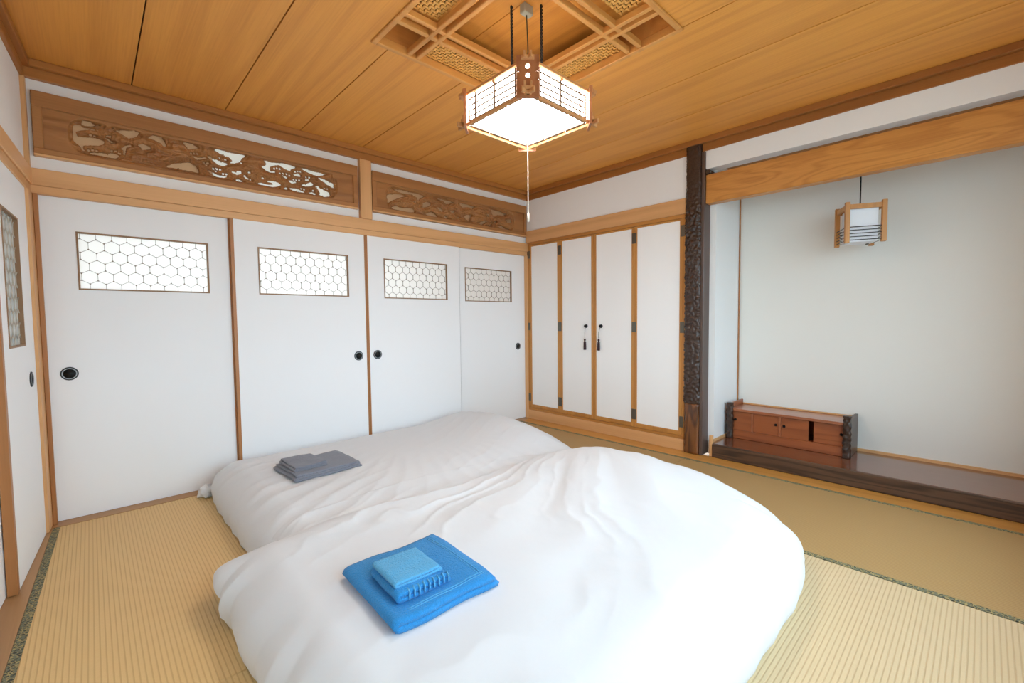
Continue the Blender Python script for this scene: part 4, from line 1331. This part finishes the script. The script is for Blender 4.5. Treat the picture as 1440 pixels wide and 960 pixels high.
# hem of the head-left corner hangs free of the floor like a flap
flap = np.exp(-((X + 3.12) / 0.12) ** 2 - ((Y + 1.42) / 0.16) ** 2)
Z = Z + 0.11 * flap * (1 - A)
Z = np.where((r >= 0.999) & (flap < 0.25), 0.004, np.maximum(Z, 0.006))
dW = (1 - np.abs(np.minimum(Sg, 0))) * NC[2]
dS = (1 - np.abs(np.minimum(Tg, 0))) * NC[3]
dE = (1 - np.maximum(Sg, 0)) * NC[2]
fold = (rid(Y * 4.0 + 2.2 * fbm(X * 2, Y * 3, 95)) - 0.5) * (0.3 + 1.2 * vnoise(Y * 3.1, Y * 0, 96))
Xo = X + 0.02 * fold * np.exp(-(dW / 0.10) ** 2) - 0.03 * np.sin(np.clip(Z / 0.22, 0, 1) * np.pi) * np.exp(-(dW / 0.10) ** 2)
Xo = Xo + 0.05 * np.sin(np.clip(Z / 0.25, 0, 1) * np.pi) * np.exp(-(dE / 0.14) ** 2)
Yo = Y - 0.055 * np.sin(np.clip(Z / 0.24, 0, 1) * np.pi) * np.exp(-(dS / 0.12) ** 2) + 0.006 * (rid(X * 5 + fbm(X * 4, Y * 3, 97)) - 0.5) * np.exp(-(dS / 0.12) ** 2)
nearP = np.stack([Xo, Yo, Z], -1)
near = grid_mesh('duvet', nearP, 'sheet')
thing(near, 'puffy white cotton duvet on the near futon, under the blue towels', 'duvet', 'white duvets on the futons')

# a bit of the bottom sheet bunched up at the foot of the far futon
th = np.linspace(0, 2 * np.pi, 48, endpoint=False)
ph = np.linspace(0.02, np.pi - 0.02, 24)
TH, PH = np.meshgrid(th, ph, indexing='ij')
rr = 1 + 0.3 * np.sin(TH * 4 + 3 * PH) * np.sin(PH) + 0.7 * (fbm(TH * 2, PH * 3, 99) - .5)
bs = grid_mesh('bunched_sheet', np.stack([-2.955 + 0.05 * rr * np.sin(PH) * np.cos(TH), -0.115 + 0.05 * rr * np.sin(PH) * np.sin(TH), np.maximum(0.003, 0.03 - 0.04 * rr * np.cos(PH))], -1), 'sheet', closed_u=True)
thing(bs, 'small bunched end of white bed sheet at the foot of the far futon', 'sheet')


def surf(P, x, y):
    d = (P[..., 0] - x) ** 2 + (P[..., 1] - y) ** 2
    i = np.argmin(d)
    return float(P[..., 2].reshape(-1)[i])


def folded(name, mat, loc, rz, length, width, layers, th_, seed, taper=0.02, drop=0.0, flare=0.0, z_fn=None, ribs=None):
    """One towel folded to and fro: a serpentine cross-section drawn along its width.  Fold on the -x side."""
    path = []
    n = 16
    for k in range(layers):
        ins = taper * (k % 2) * 0.5 + 0.006 * k
        xs_ = np.linspace(-length / 2, length / 2 - ins, n) if k % 2 == 0 else np.linspace(length / 2 - taper * k * 0.4, -length / 2, n)
        zc = th_ / 2 + k * th_
        if k % 2 == 0:
            path += [(x, zc) for x in xs_[::-1]]
        else:
            path += [(x, zc) for x in xs_[::-1]]
        if k < layers - 1 and k % 2 == 0:
            for a in (20, 50, 90, 130, 160):
                path.append((-length / 2 - th_ * 0.75 * math.sin(R(a)), zc + th_ / 2 - th_ / 2 * math.cos(R(a))))
        elif k < layers - 1:
            ex = path[-1][0]
            for a in (20, 50, 90, 130, 160):
                path.append((ex + th_ * 0.6 * math.sin(R(a)), zc + th_ / 2 - th_ / 2 * math.cos(R(a))))
    path = np.array(path)
    m = len(path)
    tg = np.gradient(path, axis=0)
    tg /= np.linalg.norm(tg, axis=1)[:, None] + 1e-9
    nr = np.stack([-tg[:, 1], tg[:, 0]], 1)
    hw_ = th_ * 0.46
    # closed outline of the strip
    top = path + nr * hw_
    bot = (path - nr * hw_)[::-1]
    e1 = path[-1] + tg[-1] * hw_ * 0.7
    e0 = path[0] - tg[0] * hw_ * 0.7
    outl = np.vstack([top, e1, bot, e0])
    nv = 26
    v = np.linspace(-1, 1, nv)
    P = np.zeros((len(outl), nv, 3))
    lay = np.clip(outl[:, 1] / (layers * th_), 0, 1)
    for j, vv in enumerate(v):
        hwid = width / 2 * (1 - 0.03 * lay) * (1 + 0.02 * np.sin(outl[:, 0] * 25 + seed))
        P[:, j, 0] = outl[:, 0] + 0.006 * (fbm(np.full(len(outl), vv * 2.0), outl[:, 1] * 40, seed) - 0.5)
        P[:, j, 1] = vv * hwid
        P[:, j, 2] = outl[:, 1] * (1 - 0.10 * abs(vv) ** 4) + 0.014 * (fbm(outl[:, 0] * 9, np.full(len(outl), vv * 1.4), seed + 3) - 0.5) * lay
    P[..., 2] -= drop * np.clip(P[..., 0] / length + 0.1, 0, 1) ** 2
    if z_fn is not None:
        c, s_ = math.cos(rz), math.sin(rz)
        wx_, wy_ = loc[0] + P[..., 0] * c - P[..., 1] * s_, loc[1] + P[..., 0] * s_ + P[..., 1] * c
        for i in range(P.shape[0]):
            for j in range(nv):
                P[i, j, 2] += z_fn(wx_[i, j], wy_[i, j]) - loc[2]
    o = grid_mesh(name, P, mat, None, True, closed_u=True)
    bm = bmesh.new()
    bm.from_mesh(o.data)
    # caps: strip between the two sides of the outline
    bm.verts.ensure_lookup_table()
    L = len(outl)
    for j in (0, nv - 1):
        for i in range(m - 1):
            a, b = i, i + 1
            c_, d_ = 2 * m - i - 1, 2 * m - i
            ids = [a * nv + j, b * nv + j, c_ * nv + j, d_ * nv + j]
            try:
                bm.faces.new([bm.verts[q] for q in ids])
            except ValueError:
                pass
        for tri in ((m - 1, m, m + 1), (2 * m, 2 * m + 1, 0)):
            try:
                bm.faces.new([bm.verts[q * nv + j] for q in tri])
            except ValueError:
                pass
    bmesh.ops.recalc_face_normals(bm, faces=bm.faces)
    bm.to_mesh(o.data)
    bm.free()
    o.data.polygons.foreach_set('use_smooth', [True] * len(o.data.polygons))
    o.location = loc
    o.rotation_euler = (0, 0, rz)
    return o


def fit_surface(P, x0, x1, y0, y1, deg=2):
    """Smooth patch through the duvet under a towel."""
    msk = (P[..., 0] > x0) & (P[..., 0] < x1) & (P[..., 1] > y0) & (P[..., 1] < y1)
    x, y, z = P[msk, 0], P[msk, 1], P[msk, 2]
    mx_, my_ = x.mean(), y.mean()

    def B(x, y):
        x, y = x - mx_, y - my_
        return np.stack([np.ones_like(x), x, y, x * x, x * y, y * y], -1)
    c = np.linalg.lstsq(B(x, y), z, rcond=None)[0]
    lift = float(np.percentile(z - B(x, y) @ c, 90))
    return lambda a, b: float(B(np.array(a), np.array(b)) @ c) + lift


nz = fit_surface(nearP, -2.92, -2.45, -2.42, -1.90)
farP = np.array([v.co[:] for v in far.data.vertices]).reshape(-1, 3)[:, None, :]
fz = fit_surface(farP, -2.75, -2.2, -1.0, -0.45)
bt = folded('bath_towel', 'blue', (-2.69, -2.155, nz(-2.69, -2.155)), R(-2), 0.335, 0.375, 2, 0.021, 4, taper=0.03, z_fn=nz)
thing(bt, 'folded blue terry bath towel lying on the near duvet', 'towel')
btv = np.array([v.co[:] for v in bt.data.vertices])


def top_z(x, y):
    k = np.hypot(btv[:, 0] - x, btv[:, 1] - y) < 0.02
    return float(btv[k, 2].max()) if k.any() else None


for pa, pb in (((-0.13, -0.160), (0.135, -0.160)), ((-0.13, -0.152), (0.135, -0.152)), ((0.118, -0.15), (0.118, 0.165)), ((0.127, -0.15), (0.127, 0.165))):
    pts = []
    for t in np.linspace(0, 1, 24):
        x, y = pa[0] + (pb[0] - pa[0]) * t, pa[1] + (pb[1] - pa[1]) * t
        z = top_z(x, y)
        if z is not None:
            pts.append((x, y, z - 0.0006))
    MB().tube(pts, 0.0016, 6).build('woven_band', 'blue_light', bt, smooth=True)
ht = folded('hand_towel', 'blue', (-2.745, -2.19, bt.location.z + 0.042), R(-3), 0.165, 0.185, 2, 0.014, 9, z_fn=lambda a, b: nz(a, b) + 0.042)
thing(ht, 'small folded blue hand towel with ribbed lower fold on top of the blue bath towel', 'towel')
rib = MB()
for k in range(9):
    x = -0.058 + k * 0.0165
    rib.tube([(x, -0.0945, 0.003), (x, -0.0965, 0.012), (x + 0.001, -0.0955, 0.024), (x + 0.002, -0.080, 0.0285)], 0.0026, 6)
rb = rib.build('ribbed_band', 'blue_light', ht, smooth=True)
fl = folded('top_flap', 'blue_light', (0, 0, 0), 0.0, 0.148, 0.160, 2, 0.0095, 14)
fl.parent = ht
fl.location = (-0.006, 0.014, 0.0285)
gt = folded('bath_towel', 'grey', (-2.49, -0.70, fz(-2.49, -0.70)), R(3), 0.37, 0.335, 3, 0.0125, 21, taper=0.05, z_fn=fz)
thing(gt, 'folded slate grey bath towel lying on the far duvet', 'towel')
gh = folded('hand_towel', 'grey', (-2.575, -0.695, gt.location.z + 0.0395), R(2), 0.17, 0.24, 3, 0.009, 27, z_fn=lambda a, b: fz(a, b) + 0.0395)
thing(gh, 'small folded slate grey hand towel on the folded end of the grey bath towel', 'towel')
